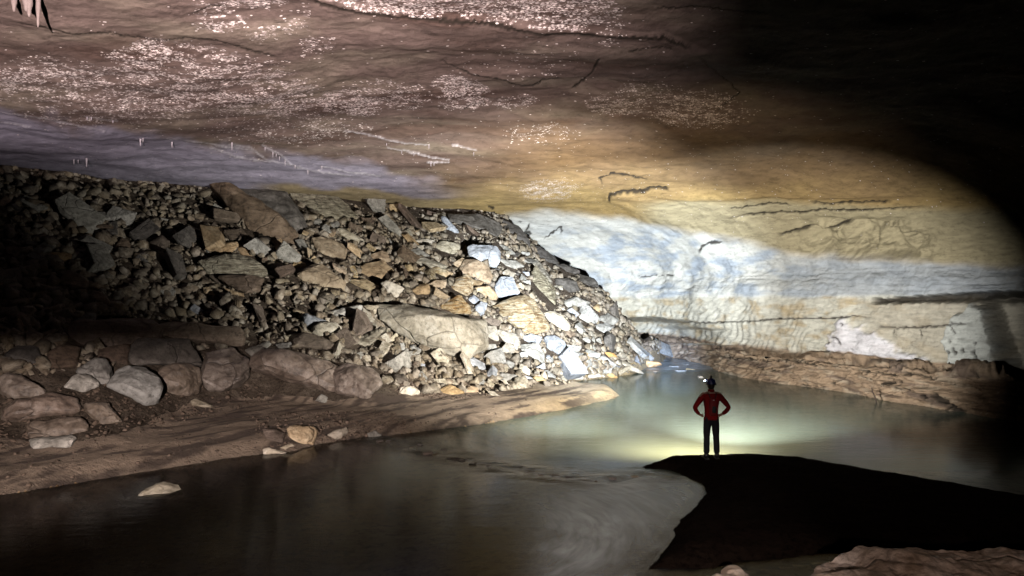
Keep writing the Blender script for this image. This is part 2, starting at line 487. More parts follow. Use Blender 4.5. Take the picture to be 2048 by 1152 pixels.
def mat_water():
    n = NT('cave_river_water')
    geo = n.n('NewGeometry').outputs['Position']
    # long flowing ripples, broken at the riffle
    f1 = n.noise(n.scale(geo, (0.55, 2.4, 1), (0, 0, R(-14))), 1.3, 5, 0.6, 0.8)
    f2 = n.noise(n.scale(geo, (1.2, 5.0, 1), (0, 0, R(-10))), 3.0, 5, 0.6, 0.3)
    rif = n.n('Attribute', attribute_name='riffle').outputs['Fac']
    h = n.math('ADD', n.math('MULTIPLY', f1, 1.0), n.math('MULTIPLY', f2, 0.32))
    bump = n.n('Bump'); n.t.links.new(h, bump.inputs['Height'])
    n.t.links.new(n.math('MULTIPLY_ADD', rif, 1.0, 0.10), bump.inputs['Strength']); bump.inputs['Distance'].default_value = 0.05
    milk = n.n('Attribute', attribute_name='milk').outputs['Fac']
    foam_sheen_a = n.n('Attribute', attribute_name='foam').outputs['Fac']
    flow = n.n('Attribute', attribute_name='flow').outputs['Color']
    st = n.noise(n.scale(flow, (0.55, 3.2, 1)), 1.5, 6, 0.62, 0.4)
    foam = n.math('MULTIPLY', foam_sheen_a, n.ramp(st, [(0.30, 0.60), (0.68, 1.0)]))  # real foam, and reflected light painted on the current
    tr = n.n('BsdfTransparent'); tr.inputs[0].default_value = (0.66, 0.70, 0.56, 1)
    df = n.n('BsdfDiffuse')
    dc = n.ramp(milk, [(0.0, (0.02, 0.014, 0.009)), (1.0, (0.34, 0.43, 0.34))])
    n.t.links.new(n.mix(foam, dc, (0.78, 0.82, 0.84)), df.inputs[0])
    body = n.n('MixShader'); n.t.links.new(n.math('MAXIMUM', n.math('MULTIPLY_ADD', milk, 0.42, 0.12), foam), body.inputs[0])
    n.t.links.new(tr.outputs[0], body.inputs[1]); n.t.links.new(df.outputs[0], body.inputs[2])
    gl = n.n('BsdfGlossy'); gl.inputs['Roughness'].default_value = 0.13
    near = n.n('Attribute', attribute_name='near').outputs['Fac']
    n.t.links.new(n.math('MULTIPLY_ADD', near, 0.17, n.math('MULTIPLY_ADD', rif, 0.12, 0.10)), gl.inputs['Roughness'])
    n.t.links.new(bump.outputs[0], gl.inputs['Normal'])
    fr = n.n('Fresnel'); fr.inputs[0].default_value = 1.23
    n.t.links.new(bump.outputs[0], fr.inputs['Normal'])
    mx = n.n('MixShader'); n.t.links.new(fr.outputs[0], mx.inputs[0])
    n.t.links.new(body.outputs[0], mx.inputs[1]); n.t.links.new(gl.outputs[0], mx.inputs[2])
    return n.done(mx.outputs[0])

M = {}
M['shell'] = mat_shell()
M['bank'] = mat_ground('river_bank_sand', (0.10, 0.07, 0.05), (0.25, 0.17, 0.11), (0.34, 0.24, 0.16), 1.0, 0.85, 0.8)
M['spit'] = mat_ground('pale_sand', (0.30, 0.24, 0.18), (0.50, 0.42, 0.32), (0.58, 0.48, 0.36), 0.8, 0.85, 0.5)
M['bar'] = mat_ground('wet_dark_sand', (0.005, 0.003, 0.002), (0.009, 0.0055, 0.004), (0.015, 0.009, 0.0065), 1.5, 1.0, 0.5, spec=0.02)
M['bed'] = mat_ground('river_bed_sand', (0.10, 0.062, 0.032), (0.24, 0.17, 0.10), (0.36, 0.27, 0.17), 0.8, 0.9, 0.5)
M['dirt'] = mat_ground('rockfall_dirt', (0.04, 0.03, 0.022), (0.10, 0.078, 0.06), (0.20, 0.165, 0.13), 2.0, 0.9, 1.0)
M['white'] = mat_rock('pale_limestone', (0.20, 0.192, 0.17), (0.32, 0.315, 0.295), (0.43, 0.43, 0.41))
M['cream'] = mat_rock('cream_limestone', (0.27, 0.235, 0.17), (0.42, 0.375, 0.29), (0.53, 0.49, 0.41))
M['tan'] = mat_rock('tan_limestone', (0.24, 0.17, 0.095), (0.42, 0.31, 0.185), (0.54, 0.43, 0.28))
M['yellow'] = mat_rock('layered_yellow_limestone', (0.26, 0.15, 0.05), (0.50, 0.38, 0.20), (0.64, 0.56, 0.40), layered=1.0, bump=1.0)
M['grey'] = mat_rock('grey_limestone', (0.17, 0.16, 0.14), (0.29, 0.28, 0.25), (0.42, 0.40, 0.36))
M['bluegrey'] = mat_rock('blue_grey_limestone', (0.22, 0.235, 0.26), (0.33, 0.35, 0.385), (0.44, 0.46, 0.50))
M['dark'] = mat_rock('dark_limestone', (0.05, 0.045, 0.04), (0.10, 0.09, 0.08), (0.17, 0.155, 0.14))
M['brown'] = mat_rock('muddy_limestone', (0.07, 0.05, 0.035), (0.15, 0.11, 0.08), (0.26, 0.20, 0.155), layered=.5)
M['wet'] = mat_rock('wet_brown_limestone', (0.09, 0.068, 0.052), (0.20, 0.155, 0.12), (0.32, 0.265, 0.22), rough=0.52, wet=1, spec=0.7, bump=0.6)
M['ridged'] = mat_rock('ridged_limestone', (0.12, 0.10, 0.07), (0.28, 0.25, 0.19), (0.44, 0.40, 0.31), layered=1.0, bump=1.0)
M['rubble'] = mat_rock('broken_limestone', (0.09, 0.068, 0.046), (0.22, 0.18, 0.13), (0.38, 0.34, 0.27), island=True)
M['orange'] = mat_rock('rusty_limestone', (0.42, 0.22, 0.08), (0.58, 0.36, 0.15), (0.66, 0.45, 0.22))
M['water'] = mat_water()
M['nearrock'] = mat_rock('pinkish_limestone', (.22,.15,.10), (.46,.34,.26), (.58,.46,.38), rough=.6)
M['flowstone'] = mat_rock('white_calcite', (0.5, 0.48, 0.5), (0.66, 0.63, 0.66), (0.8, 0.78, 0.8), rough=0.4)
# ================================================================== CAVE SHELL (star shaped round the passage axis)
def axis(fine0, fine1, step, lo, hi, grow=1.25, smax=R(3.5)):
    mid = list(np.arange(fine0, fine1, step))
    a = [fine0]; s = step
    while a[-1] > lo:
        s = min(s * grow, smax); a.append(a[-1] - s)
    b = [mid[-1]]; s = step
    while b[-1] < hi:
        s = min(s * grow, smax); b.append(b[-1] + s)
    return np.array(a[:0:-1] + mid + b[1:])

TH = axis(R(-39), R(39), R(0.085), R(-182), R(182))
PH = axis(R(-13), R(24.5), R(0.085), R(-40), R(89))

def march(th, ph):
    t, p = np.meshgrid(th, ph)
    D = np.stack([np.sin(t) * np.cos(p), np.cos(t) * np.cos(p), np.sin(p)], -1)
    sh = D.shape[:2]; D = D.reshape(-1, 3)
    C0 = np.array([0, 0, CAM_H])
    lo = np.full(len(D), 2.0); hi = np.full(len(D), 90.0); found = np.zeros(len(D), bool); prev = 2.0
    for s in np.geomspace(2.2, 90, 70):
        act = ~found
        if not act.any(): break
        out = inside(C0 + D[act] * s) < 0
        ia = np.where(act)[0][out]
        found[ia] = True; hi[ia] = s; lo[ia] = prev
        prev = s
    for _ in range(11):
        m = 0.5 * (lo + hi)
        o = inside(C0 + D * m[:, None]) < 0
        hi = np.where(o, m, hi); lo = np.where(o, lo, m)
    return hi.reshape(sh), D.reshape(*sh, 3)

def coarse_pick(a, k):
    i = list(range(0, len(a), k))
    if i[-1] != len(a) - 1: i.append(len(a) - 1)
    return np.array(i)

_it, _ip = coarse_pick(TH, 3), coarse_pick(PH, 2)
_rc, _ = march(TH[_it], PH[_ip])
# soften the far bend of the passage sideways
_k = np.exp(-.5 * (np.arange(-14, 15) / 5.0) ** 2); _k /= _k.sum()
_rb = np.stack([np.convolve(np.pad(row, 14, mode='edge'), _k, mode='valid') for row in _rc])
_wb = smooth(26, 31, _rb) * (np.abs(TH[_it]) < R(50))[None, :]
_rc = _rc * (1 - _wb) + _rb * _wb
# bilinear upsampling
_ru = np.array([np.interp(TH, TH[_it], row) for row in _rc])
_rr = np.array([np.interp(PH, PH[_ip], c) for c in _ru.T]).T
_t, _p = np.meshgrid(TH, PH)
_D = np.stack([np.sin(_t) * np.cos(_p), np.cos(_t) * np.cos(_p), np.sin(_p)], -1)
C0 = np.array([0, 0, CAM_H])
SP0 = C0 + _D * _rr[..., None]

def grid_normals(P):
    a = np.gradient(P, axis=1); b = np.gradient(P, axis=0)
    n = np.cross(a, b); n /= (np.linalg.norm(n, axis=-1, keepdims=True) + 1e-12)
    s = np.sign(np.sum(n * (P - C0), -1, keepdims=True)); s[s == 0] = 1
    return n * s                 # points into the rock

NB = grid_normals(SP0)
for _ in range(3):
    NB[1:-1, 1:-1] = (NB[1:-1, 1:-1] * 2 + NB[:-2, 1:-1] + NB[2:, 1:-1] + NB[1:-1, :-2] + NB[1:-1, 2:]) / 6
NB /= np.linalg.norm(NB, axis=-1, keepdims=True) + 1e-12
U, V = project(SP0)
X0, Y0, Z0 = SP0[..., 0], SP0[..., 1], SP0[..., 2]
# 0 on the wall, 1 on the roof
ROOF = smooth(0.35, 0.85, NB[..., 2])
FARW = 1 - ROOF
infr = (U > -200) & (U < 2250) & (V > -200) & (V < 1152)
near_d = _rr

disp = (0.20 - .11 * ROOF) * fbm(SP0 * 0.32, 3)
disp += ROOF * (0.032 * fbm(SP0 * np.array([.7, 1.3, 1]), 4) + 0.012 * fbm(SP0 * np.array([2.2, 4.5, 3]), 4, .6))
# bedding planes of the walls
zz = Z0 + 0.12 * perlin(SP0 * 0.35) + 0.03 * X0
lay = perlin(np.stack([zz * 0 + 3.3, zz * 5.2, 0.22 * X0 + 0.2 * Y0], -1)) + 0.6 * perlin(np.stack([zz * 0 + 9.1, zz * 12.0, 0.5 * X0 + .5 * Y0], -1))
low = smooth(1.75, 1.2, Z0)
disp += FARW * (1 - low) * (0.035 * lay + 0.05 * fbm(SP0 * np.array([.8, .8, 2.2]), 5) + 0.025 * fbm(SP0 * 4.0, 4, .6))
blk = np.stack([np.floor((X0 * .8 + Y0 * .6) * 1.1 + .8 * perlin(SP0 * .7)), np.floor(zz * 4.5), zz * 0], -1)
bn = _perm[(_perm[(blk[..., 0].astype(int)) & 255] + blk[..., 1].astype(int)) & 255] / 255.0
disp += FARW * low * (0.12 * lay + 0.26 * (bn - .5) + 0.12 * fbm(SP0 * np.array([1.2, 1.2, 3.5]), 6, .62) + .05 * fbm(SP0 * np.array([5, 5, 9.]), 3, .6, True))
# scallops, slanting, cut by the river into the lower left of the wall
sc_m = smooth(1225, 1290, U) * smooth(1660, 1560, U) * smooth(590, 640, V) * FARW
ph_ = (U * 0.80 + V * 0.42 + 22 * perlin(np.stack([U / 60, V / 60, U * 0], -1)))
fl = np.abs(((ph_ / 11.0) % 1.0) - .5) * 2
disp += sc_m * 0.10 * fl * (0.55 + .45 * perlin(np.stack([U / 18, V / 22, U * 0 + 4], -1)))

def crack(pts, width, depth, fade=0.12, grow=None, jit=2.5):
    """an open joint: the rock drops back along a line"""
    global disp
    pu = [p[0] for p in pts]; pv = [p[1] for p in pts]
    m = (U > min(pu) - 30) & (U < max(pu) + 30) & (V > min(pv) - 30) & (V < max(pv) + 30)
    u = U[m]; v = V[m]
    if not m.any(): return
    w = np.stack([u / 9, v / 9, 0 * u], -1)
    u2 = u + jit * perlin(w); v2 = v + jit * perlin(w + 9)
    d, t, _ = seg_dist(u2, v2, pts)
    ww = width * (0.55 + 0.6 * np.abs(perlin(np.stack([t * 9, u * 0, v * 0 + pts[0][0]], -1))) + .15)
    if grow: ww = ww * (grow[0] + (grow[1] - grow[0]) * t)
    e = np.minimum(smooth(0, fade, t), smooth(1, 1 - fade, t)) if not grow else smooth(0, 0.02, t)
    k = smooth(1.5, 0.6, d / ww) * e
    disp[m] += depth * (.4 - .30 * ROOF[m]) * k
    DARK[m] = np.maximum(DARK[m], k)  # shade of the open joint painted into its colour

def swell(poly, amount, soft=14, warp=6):
    global disp
    m = (U > min(p[0] for p in poly) - 60) & (U < max(p[0] for p in poly) + 60) & (V > min(p[1] for p in poly) - 60) & (V < max(p[1] for p in poly) + 60)
    u, v = U[m], V[m]
    w = np.stack([u / 26, v / 26, 0 * u], -1)
    s = poly_sd(u + warp * fbm(w, 3), v + warp * fbm(w + 9, 3), poly)
    k = smooth(-soft / 2, soft / 2, s)
    disp[m] -= amount * k
    out = np.zeros(U.shape); out[m] = k
    return out

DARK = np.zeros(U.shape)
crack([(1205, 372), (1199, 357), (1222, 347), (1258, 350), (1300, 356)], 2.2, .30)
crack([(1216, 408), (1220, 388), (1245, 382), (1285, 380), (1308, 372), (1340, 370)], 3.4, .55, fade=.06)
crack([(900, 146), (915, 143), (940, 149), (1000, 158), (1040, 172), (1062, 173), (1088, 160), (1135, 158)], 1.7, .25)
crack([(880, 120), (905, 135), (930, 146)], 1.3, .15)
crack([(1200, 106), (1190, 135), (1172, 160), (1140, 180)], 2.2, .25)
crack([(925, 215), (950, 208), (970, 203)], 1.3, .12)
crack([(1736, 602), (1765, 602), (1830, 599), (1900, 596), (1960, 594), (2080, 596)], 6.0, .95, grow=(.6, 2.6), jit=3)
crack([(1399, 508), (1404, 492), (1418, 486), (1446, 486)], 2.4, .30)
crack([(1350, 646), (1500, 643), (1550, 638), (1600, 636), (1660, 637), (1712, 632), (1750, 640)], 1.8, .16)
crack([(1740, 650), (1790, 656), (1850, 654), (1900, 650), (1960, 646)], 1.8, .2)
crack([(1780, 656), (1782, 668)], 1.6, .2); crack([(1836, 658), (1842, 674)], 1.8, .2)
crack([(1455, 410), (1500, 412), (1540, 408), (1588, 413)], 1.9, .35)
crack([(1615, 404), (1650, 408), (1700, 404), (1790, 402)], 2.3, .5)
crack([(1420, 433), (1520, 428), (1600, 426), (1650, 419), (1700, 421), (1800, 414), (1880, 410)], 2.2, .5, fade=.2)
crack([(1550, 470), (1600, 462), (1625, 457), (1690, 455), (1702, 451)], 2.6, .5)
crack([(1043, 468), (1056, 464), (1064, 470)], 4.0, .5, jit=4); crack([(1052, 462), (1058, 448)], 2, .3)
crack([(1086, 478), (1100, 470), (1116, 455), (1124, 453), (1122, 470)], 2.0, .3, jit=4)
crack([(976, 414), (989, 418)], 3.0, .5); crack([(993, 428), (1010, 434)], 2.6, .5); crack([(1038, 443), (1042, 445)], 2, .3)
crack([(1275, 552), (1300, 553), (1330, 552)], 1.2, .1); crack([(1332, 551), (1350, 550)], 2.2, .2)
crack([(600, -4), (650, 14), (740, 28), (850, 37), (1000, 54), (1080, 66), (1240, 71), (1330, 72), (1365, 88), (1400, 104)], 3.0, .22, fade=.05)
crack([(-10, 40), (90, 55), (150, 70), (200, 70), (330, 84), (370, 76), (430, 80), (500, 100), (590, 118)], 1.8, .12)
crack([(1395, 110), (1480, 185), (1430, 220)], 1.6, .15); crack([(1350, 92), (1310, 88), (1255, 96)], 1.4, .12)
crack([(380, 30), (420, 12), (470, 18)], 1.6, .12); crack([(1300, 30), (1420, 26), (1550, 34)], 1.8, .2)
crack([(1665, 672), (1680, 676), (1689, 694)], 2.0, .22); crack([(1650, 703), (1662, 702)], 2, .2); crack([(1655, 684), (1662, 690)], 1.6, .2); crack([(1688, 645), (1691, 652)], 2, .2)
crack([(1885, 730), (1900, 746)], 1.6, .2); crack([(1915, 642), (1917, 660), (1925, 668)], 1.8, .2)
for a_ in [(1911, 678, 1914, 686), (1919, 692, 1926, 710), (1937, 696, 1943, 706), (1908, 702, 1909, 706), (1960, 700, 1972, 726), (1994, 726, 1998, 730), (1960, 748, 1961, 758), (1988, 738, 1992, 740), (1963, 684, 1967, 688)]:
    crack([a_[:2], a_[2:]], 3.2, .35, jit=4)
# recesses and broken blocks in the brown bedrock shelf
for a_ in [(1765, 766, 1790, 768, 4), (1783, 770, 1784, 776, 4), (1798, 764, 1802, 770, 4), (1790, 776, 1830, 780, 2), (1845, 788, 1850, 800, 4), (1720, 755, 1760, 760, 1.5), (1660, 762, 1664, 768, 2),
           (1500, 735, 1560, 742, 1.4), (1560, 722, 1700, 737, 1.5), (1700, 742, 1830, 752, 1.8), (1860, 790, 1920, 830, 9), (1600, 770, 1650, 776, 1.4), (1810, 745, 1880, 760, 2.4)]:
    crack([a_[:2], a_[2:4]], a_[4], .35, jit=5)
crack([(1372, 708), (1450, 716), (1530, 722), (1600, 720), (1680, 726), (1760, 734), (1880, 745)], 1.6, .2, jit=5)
# recess added to shade the right end, past the white curtain
rift = swell([(1962, 596), (2120, 590), (2120, 780), (2040, 762), (2014, 744), (1998, 690), (1984, 640)], -.9, 10, 5)
fs1 = swell([(1652, 706), (1668, 668), (1672, 648), (1690, 640), (1706, 658), (1726, 650), (1742, 662), (1790, 700), (1860, 728), (1830, 738), (1700, 720)], .10, 10, 13)
fs2 = swell([(1893, 690), (1893, 660), (1910, 640), (1925, 626), (1945, 604), (1968, 616), (1985, 650), (1996, 690), (2012, 742), (1985, 756), (1925, 756), (1905, 740), (1911, 712)], .28, 9, 10)
oc = swell([(1210, 400), (1230, 384), (1310, 376), (1400, 384), (1500, 392), (1480, 440), (1380, 452), (1290, 440)], .10, 20)
# angular blocks under the roof edge on the right
pm = smooth(1560, 1680, U) * smooth(1900, 1800, U) * smooth(430, 455, V) * smooth(522, 500, V)
disp += pm * 0.55 * fbm(np.stack([U / 75, V / 48, U * 0 + 2], -1), 3, .5, True) * .8
# stepped roof above the bedding joint, and a swelling hood on the right
d_, t_, s_ = seg_dist(U, V, [(600, -4), (740, 28), (850, 37), (1000, 54), (1240, 71), (1330, 72), (1400, 104), (1600, 130)])
disp += np.where((s_ > 0) == (V < 0), 0, 0)
top = smooth(0, 8, np.interp(U, [600, 740, 850, 1000, 1240, 1330, 1400, 1600], [-4, 28, 37, 54, 71, 72, 104, 130]) - V) * smooth(590, 640, U) * smooth(1650, 1300, U)
disp += top * 0.09 * infr
hood = smooth(1215, 1420, U) * smooth(400, 385, V) * smooth(120, 380, V) * smooth(1900, 1650, U)
disp -= 0.25 * hood
# calcite seams with straws
SEAMS = [[(0, 220), (100, 236), (170, 250), (210, 258)], [(170, 228), (235, 239)], [(335, 275), (380, 283), (440, 293), (510, 303)], [(458, 290), (500, 297), (535, 318), (600, 330)],
         [(525, 293), (560, 308), (585, 328), (625, 342), (700, 353)], [(690, 262), (780, 280), (855, 291)], [(775, 295), (830, 306), (898, 322)], [(855, 322), (898, 327)],
         [(905, 290), (952, 298)], [(0, 243), (60, 252)], [(420, 297), (470, 312), (540, 322)], [(640, 330), (700, 345), (760, 352)]]
seam = np.zeros(U.shape)
for s_ in SEAMS:
    m = (U > s_[0][0] - 20) & (U < s_[-1][0] + 20) & (V > s_[0][1] - 20) & (V < s_[-1][1] + 20)
    w_ = np.stack([U[m] / 14, V[m] / 14, 0 * U[m]], -1)
    d, t, _ = seg_dist(U[m], V[m] + 2 * perlin(w_), s_)
    k = smooth(2.4, .7, d) * (0.30 + 1.1 * np.abs(perlin(w_ * 2)))
    seam[m] = np.maximum(seam[m], np.clip(k, 0, 1))
disp -= 0.03 * seam
disp = np.where(Z0 < -1, disp * .2, disp)
SPT = SP0 + NB * disp[..., None]
U, V = project(SP0)

# ---- stone colours (with joint and shelf shade painted in) ----
def C(*a): return np.array(a, float)
wv = np.stack([U / 130, V / 60, U * 0], -1)
V2 = V + 26 * fbm(wv, 4); U2 = U + 40 * fbm(wv + 31, 4)
def mixc(a, b, k): return a * (1 - k[..., None]) + b * k[..., None]
roofc = C(.17, .128, .112)
col = np.broadcast_to(roofc, U.shape + (3,)).copy()
n_a = fbm(SP0 * np.array([.35, .6, .6]), 4)
col = mixc(col, C(.24, .20, .16), np.clip(smooth(-.2, .8, n_a), 0, 1))
col = mixc(col, C(.10, .065, .053), smooth(.1, .9, fbm(SP0 * np.array([.25, .7, .7]) + 7, 4)) * .8)
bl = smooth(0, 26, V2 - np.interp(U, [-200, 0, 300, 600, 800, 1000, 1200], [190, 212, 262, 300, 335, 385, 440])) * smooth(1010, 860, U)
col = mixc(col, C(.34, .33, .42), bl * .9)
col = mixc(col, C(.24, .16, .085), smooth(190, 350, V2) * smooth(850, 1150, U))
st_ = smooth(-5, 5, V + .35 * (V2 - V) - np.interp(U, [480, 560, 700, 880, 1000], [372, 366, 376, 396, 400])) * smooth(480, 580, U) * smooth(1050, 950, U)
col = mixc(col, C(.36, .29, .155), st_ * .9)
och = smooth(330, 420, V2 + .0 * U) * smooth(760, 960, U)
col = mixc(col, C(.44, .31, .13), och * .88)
# where the roof turns down into the washed wall
edge = np.interp(U, [900, 1000, 1100, 1250, 1350, 1420, 1500, 1600, 1700, 1850, 2048], [470, 432, 420, 434, 452, 470, 480, 508, 514, 522, 530])
wall_m = smooth(-8, 14, V + 5 * fbm(wv * 2, 3) - edge) * (U > 880)
bench = smooth(-14, 10, V2 * .15 + V * .85 - np.interp(U, [1000, 1400, 2048], [400, 398, 425])) * (1 - wall_m) * smooth(1250, 1330, U)
col = mixc(col, C(.42, .365, .235), bench * .9)
nb_ = fbm(SP0 * np.array([.5, .5, 1.6]) + 3, 5)
wallc = mixc(np.broadcast_to(C(.68, .68, .63), U.shape + (3,)), C(.42, .475, .54), np.clip(smooth(-.25, .55, nb_) * smooth(430, 480, V) * smooth(640, 590, V) * smooth(960, 1250, U), 0, 1) * .95)
greyb = smooth(1480, 1680, U) * smooth(505, 520, V) * smooth(596, 586, V)
wallc = mixc(wallc, C(.40, .43, .46), greyb * .85)
lowc = mixc(np.broadcast_to(C(.62, .60, .51), U.shape + (3,)), C(.50, .42, .29), smooth(-.1, .6, fbm(SP0 * np.array([.9, .9, 2.2]) + 13, 5)))
lowc = mixc(lowc, C(.62, .60, .52), smooth(0, .6, fbm(SP0 * np.array([2.2, 2.2, .8]) + 23, 4)) * .6)
wallc = mixc(wallc, lowc, smooth(588, 600, V + 4 * fbm(wv * 2, 2)))
tanr = smooth(1690, 1760, U) * smooth(596, 604, V) * (1 - fs1)
wallc = mixc(wallc, C(.46, .41, .32), tanr * .75)
col = mixc(col, wallc, wall_m)
col = mixc(col, C(.72, .70, .74), fs1 * .85)
col = mixc(col, C(.60, .62, .58), fs2 * .9)
stain = smooth(.25, .8, fbm(np.stack([U / 60, V / 30, U * 0 + 8], -1), 4)) * smooth(1500, 1560, U) * smooth(1760, 1700, U) * smooth(596, 612, V) * smooth(660, 640, V)
col = mixc(col, C(.50, .36, .16), stain * .8)
# the muddy shelf above the water
shelf_m = smooth(1.62, 1.48, Z0 + .10 * fbm(SP0 * 1.3, 3)) * FARW
shc = mixc(np.broadcast_to(C(.34, .245, .165), U.shape + (3,)), C(.17, .125, .095), smooth(.0, .7, lay * .8 + fbm(SP0 * np.array([1, 1, 4]), 4)))
shc = mixc(shc, C(.42, .34, .25), smooth(.1, .6, fbm(SP0 * np.array([1.5, 1.5, 5]) + 40, 4)) * .7)
col = mixc(col, shc, shelf_m)
muddy = smooth(1880, 1960, U) * smooth(752, 766, V)  # shadow over the shelf's right end, painted into the colour
col = mixc(col, C(.07, .045, .028), muddy)
farm = smooth(712, 702, V) * smooth(1350, 1420, U) * 0
col = mixc(col, C(.74, .72, .78), seam * .75)
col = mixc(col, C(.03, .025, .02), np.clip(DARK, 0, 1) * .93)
# fine dark flecks and washed streaks
fle = smooth(.62, .9, fbm(np.stack([U / 7, V / 3.2, U * 0], -1), 3)) * wall_m
col = mixc(col, C(.25, .22, .17), fle * .3)
col *= (1 + .18 * fbm(np.stack([U / 24, V / 5, U * 0 + 5], -1), 4))[..., None]
col = np.clip(col, .01, .85)

# ---- where crystal and drop glints are painted on the roof ----
spk = np.zeros(U.shape)
for (cu, cv, ru, rv, a) in [(340, 130, 130, 45, 1.0), (420, 165, 190, 60, .8), (110, 165, 170, 50, .6), (525, 195, 120, 45, .9), (700, 205, 70, 28, 1.1), (920, 185, 65, 28, 1.0), (770, 190, 90, 30, .6),
                            (1020, 205, 60, 16, .5), (1235, 208, 60, 22, .9), (1390, 218, 110, 34, .7), (1300, 185, 80, 20, .4), (440, 40, 60, 26, .6), (560, 60, 60, 24, .5), (640, 75, 40, 45, .5), (860, 24, 260, 24, 1.2), (1110, 34, 140, 34, 1.0),
                            (480, 10, 100, 14, .7), (640, 262, 120, 24, .35), (1100, 380, 60, 22, .5), (1080, 265, 80, 22, .25), (560, 250, 160, 40, .3), (240, 200, 240, 50, .45), (1060, 120, 140, 40, .15), (1200, 60, 60, 30, .4)]:
    q = ((U2 * .35 + U * .65 - cu) / ru) ** 2 + ((V2 * .35 + V * .65 - cv) / rv) ** 2
    spk = np.maximum(spk, a * smooth(1.5, .1, q))
pat = .6 * fbm(SP0 * np.array([1.3, 2.6, 1.0]) + 50, 5, .7) + .5 * fbm(SP0 * np.array([4.5, 8.0, 3.0]) + 70, 3, .7)
spk = np.clip(spk * smooth(-.45, .4, pat) * 1.45, 0, 1.3) * ROOF
spk = np.maximum(spk, .012 * ROOF)
top_edge = smooth(0, 4, np.interp(U, [600, 740, 850, 1000, 1240, 1330], [-4, 28, 37, 54, 71, 72]) - V)
spk = np.where((U > 620) & (U < 1280) & (V < 72) & (top_edge < .5), spk * .05, spk)
wet = np.clip(wall_m * .8 * smooth(700, 600, V) + seam + fs1 * .4, 0, 1)

NRM = -grid_normals(SPT)
fm = lambda a: 0.25 * (a[:-1, :-1] + a[1:, :-1] + a[:-1, 1:] + a[1:, 1:])
zf = fm(Z0); rf = fm(ROOF); wf = fm(wall_m); uf = fm(U)
is_shelf = (zf < 1.5) & (rf < .5)
is_wall = (~is_shelf) & ((rf < .5) | (wf > .5))
is_roof = ~(is_shelf | is_wall)
ex = {'sparkle': spk, 'wet': wet}
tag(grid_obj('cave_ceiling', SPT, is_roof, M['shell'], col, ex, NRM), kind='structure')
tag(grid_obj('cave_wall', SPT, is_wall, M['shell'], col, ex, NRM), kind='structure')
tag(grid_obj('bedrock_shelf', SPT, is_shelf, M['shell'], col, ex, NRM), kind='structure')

SH_U, SH_V = U, V
def shell_hit(u, v):
    """point of the shell seen at a pixel"""
    d = (SH_U - u) ** 2 + (SH_V - v) ** 2
    i = np.unravel_index(np.argmin(d), d.shape)
    return SPT[i]
# ================================================================== GROUND AND WATER
def lin_axis(parts):
    o = []
    for a, b, s in parts: o += list(np.arange(a, b - 1e-6, s))
    o.append(parts[-1][1]); return np.array(o)
GX = lin_axis([(-60, -26, 2.0), (-26, -18, .3), (-18, 15, .075), (15, 24, .4), (24, 34, 2)])
GY = lin_axis([(-20, -2, 1.5), (-2, 8, .16), (8, 33, .075), (33, 46, .14), (46, 64, 1.0)])
gx, gy = np.meshgrid(GX, GY)
gz = ground_z(gx, gy)
# hollows between the big blocks
_gu, _gv = project(np.stack([gx, gy, gz], -1))
for _pl, _dp in [([(688, 572), (760, 588), (850, 597), (965, 632), (940, 642), (880, 624), (760, 609), (690, 602)], .55),
                 ([(908, 474), (925, 468), (940, 448), (955, 475), (964, 490), (936, 500), (928, 502), (910, 492)], 1.0),
                 ([(978, 604), (1000, 575), (1020, 570), (1032, 592), (1005, 602), (985, 616)], 1.0), ([(700, 500), (760, 520), (770, 560), (740, 580), (700, 560)], .4),
                 ([(1240, 600), (1290, 650), (1300, 690), (1262, 690), (1235, 640)], .5)]:
    gz = gz - _dp * smooth(-5, 7, poly_sd(_gu, _gv, _pl)) * (gy > 18)
GP = np.stack([gx, gy, gz], -1)
def ground_fast(x, y):
    """bilinear look-up in the finished ground sheet"""
    i = np.clip(np.searchsorted(GX, x) - 1, 0, len(GX) - 2); j = np.clip(np.searchsorted(GY, y) - 1, 0, len(GY) - 2)
    a = (x - GX[i]) / (GX[i + 1] - GX[i]); b = (y - GY[j]) / (GY[j + 1] - GY[j])
    return gz[j, i] * (1 - a) * (1 - b) + gz[j, i + 1] * a * (1 - b) + gz[j + 1, i] * (1 - a) * b + gz[j + 1, i + 1] * a * b
def land_or_water(x, y):
    return np.maximum(ground_fast(x, y), 0.0)
g_sb = poly_sd(gx, gy, BANK); g_sr = poly_sd(gx, gy, BAR)
g_T = tps_eval(TAL, gx, gy)
fb = lambda a: 0.25 * (a[:-1, :-1] + a[1:, :-1] + a[:-1, 1:] + a[1:, 1:])
fsb, fsr, fT, fx, fy = fb(g_sb), fb(g_sr), fb(g_T), fb(gx), fb(gy)
tal = (fsb > .3) & (fT > .42 + .10 * np.minimum(fsb, 6))
bank = (fsb > -.05) & ~tal
bar = (fsr > -.25) & ~bank & ~tal
bed = ~(tal | bank | bar)
spitk = smooth(-1.5, 3.5, gx)
wv_ = GP * np.array([1, 1, 0])
bc = mixc(np.broadcast_to(C(.31, .24, .18), gx.shape + (3,)), C(.55, .45, .32), spitk)
bc = mixc(bc, C(.50, .37, .20), smooth(.9, .2, g_sb) * spitk * .8)
rot = np.stack([(gx * .62 + gy * .78) * .35, (-gx * .78 + gy * .62) * 2.2, gx * 0], -1)
dk = smooth(-.05, .4, fbm(rot * 1.3 + 3, 5, .62) + .25 * perlin(GP * np.array([3, 3, 0.])))
bc = mixc(bc, C(.09, .065, .05), dk * (1 - .75 * smooth(1.5, 4, gx)))
dmp = smooth(.35, .0, g_sb + .08 * fbm(wv_ * 2, 3))
bc = mixc(bc, bc * .55, dmp * .6)
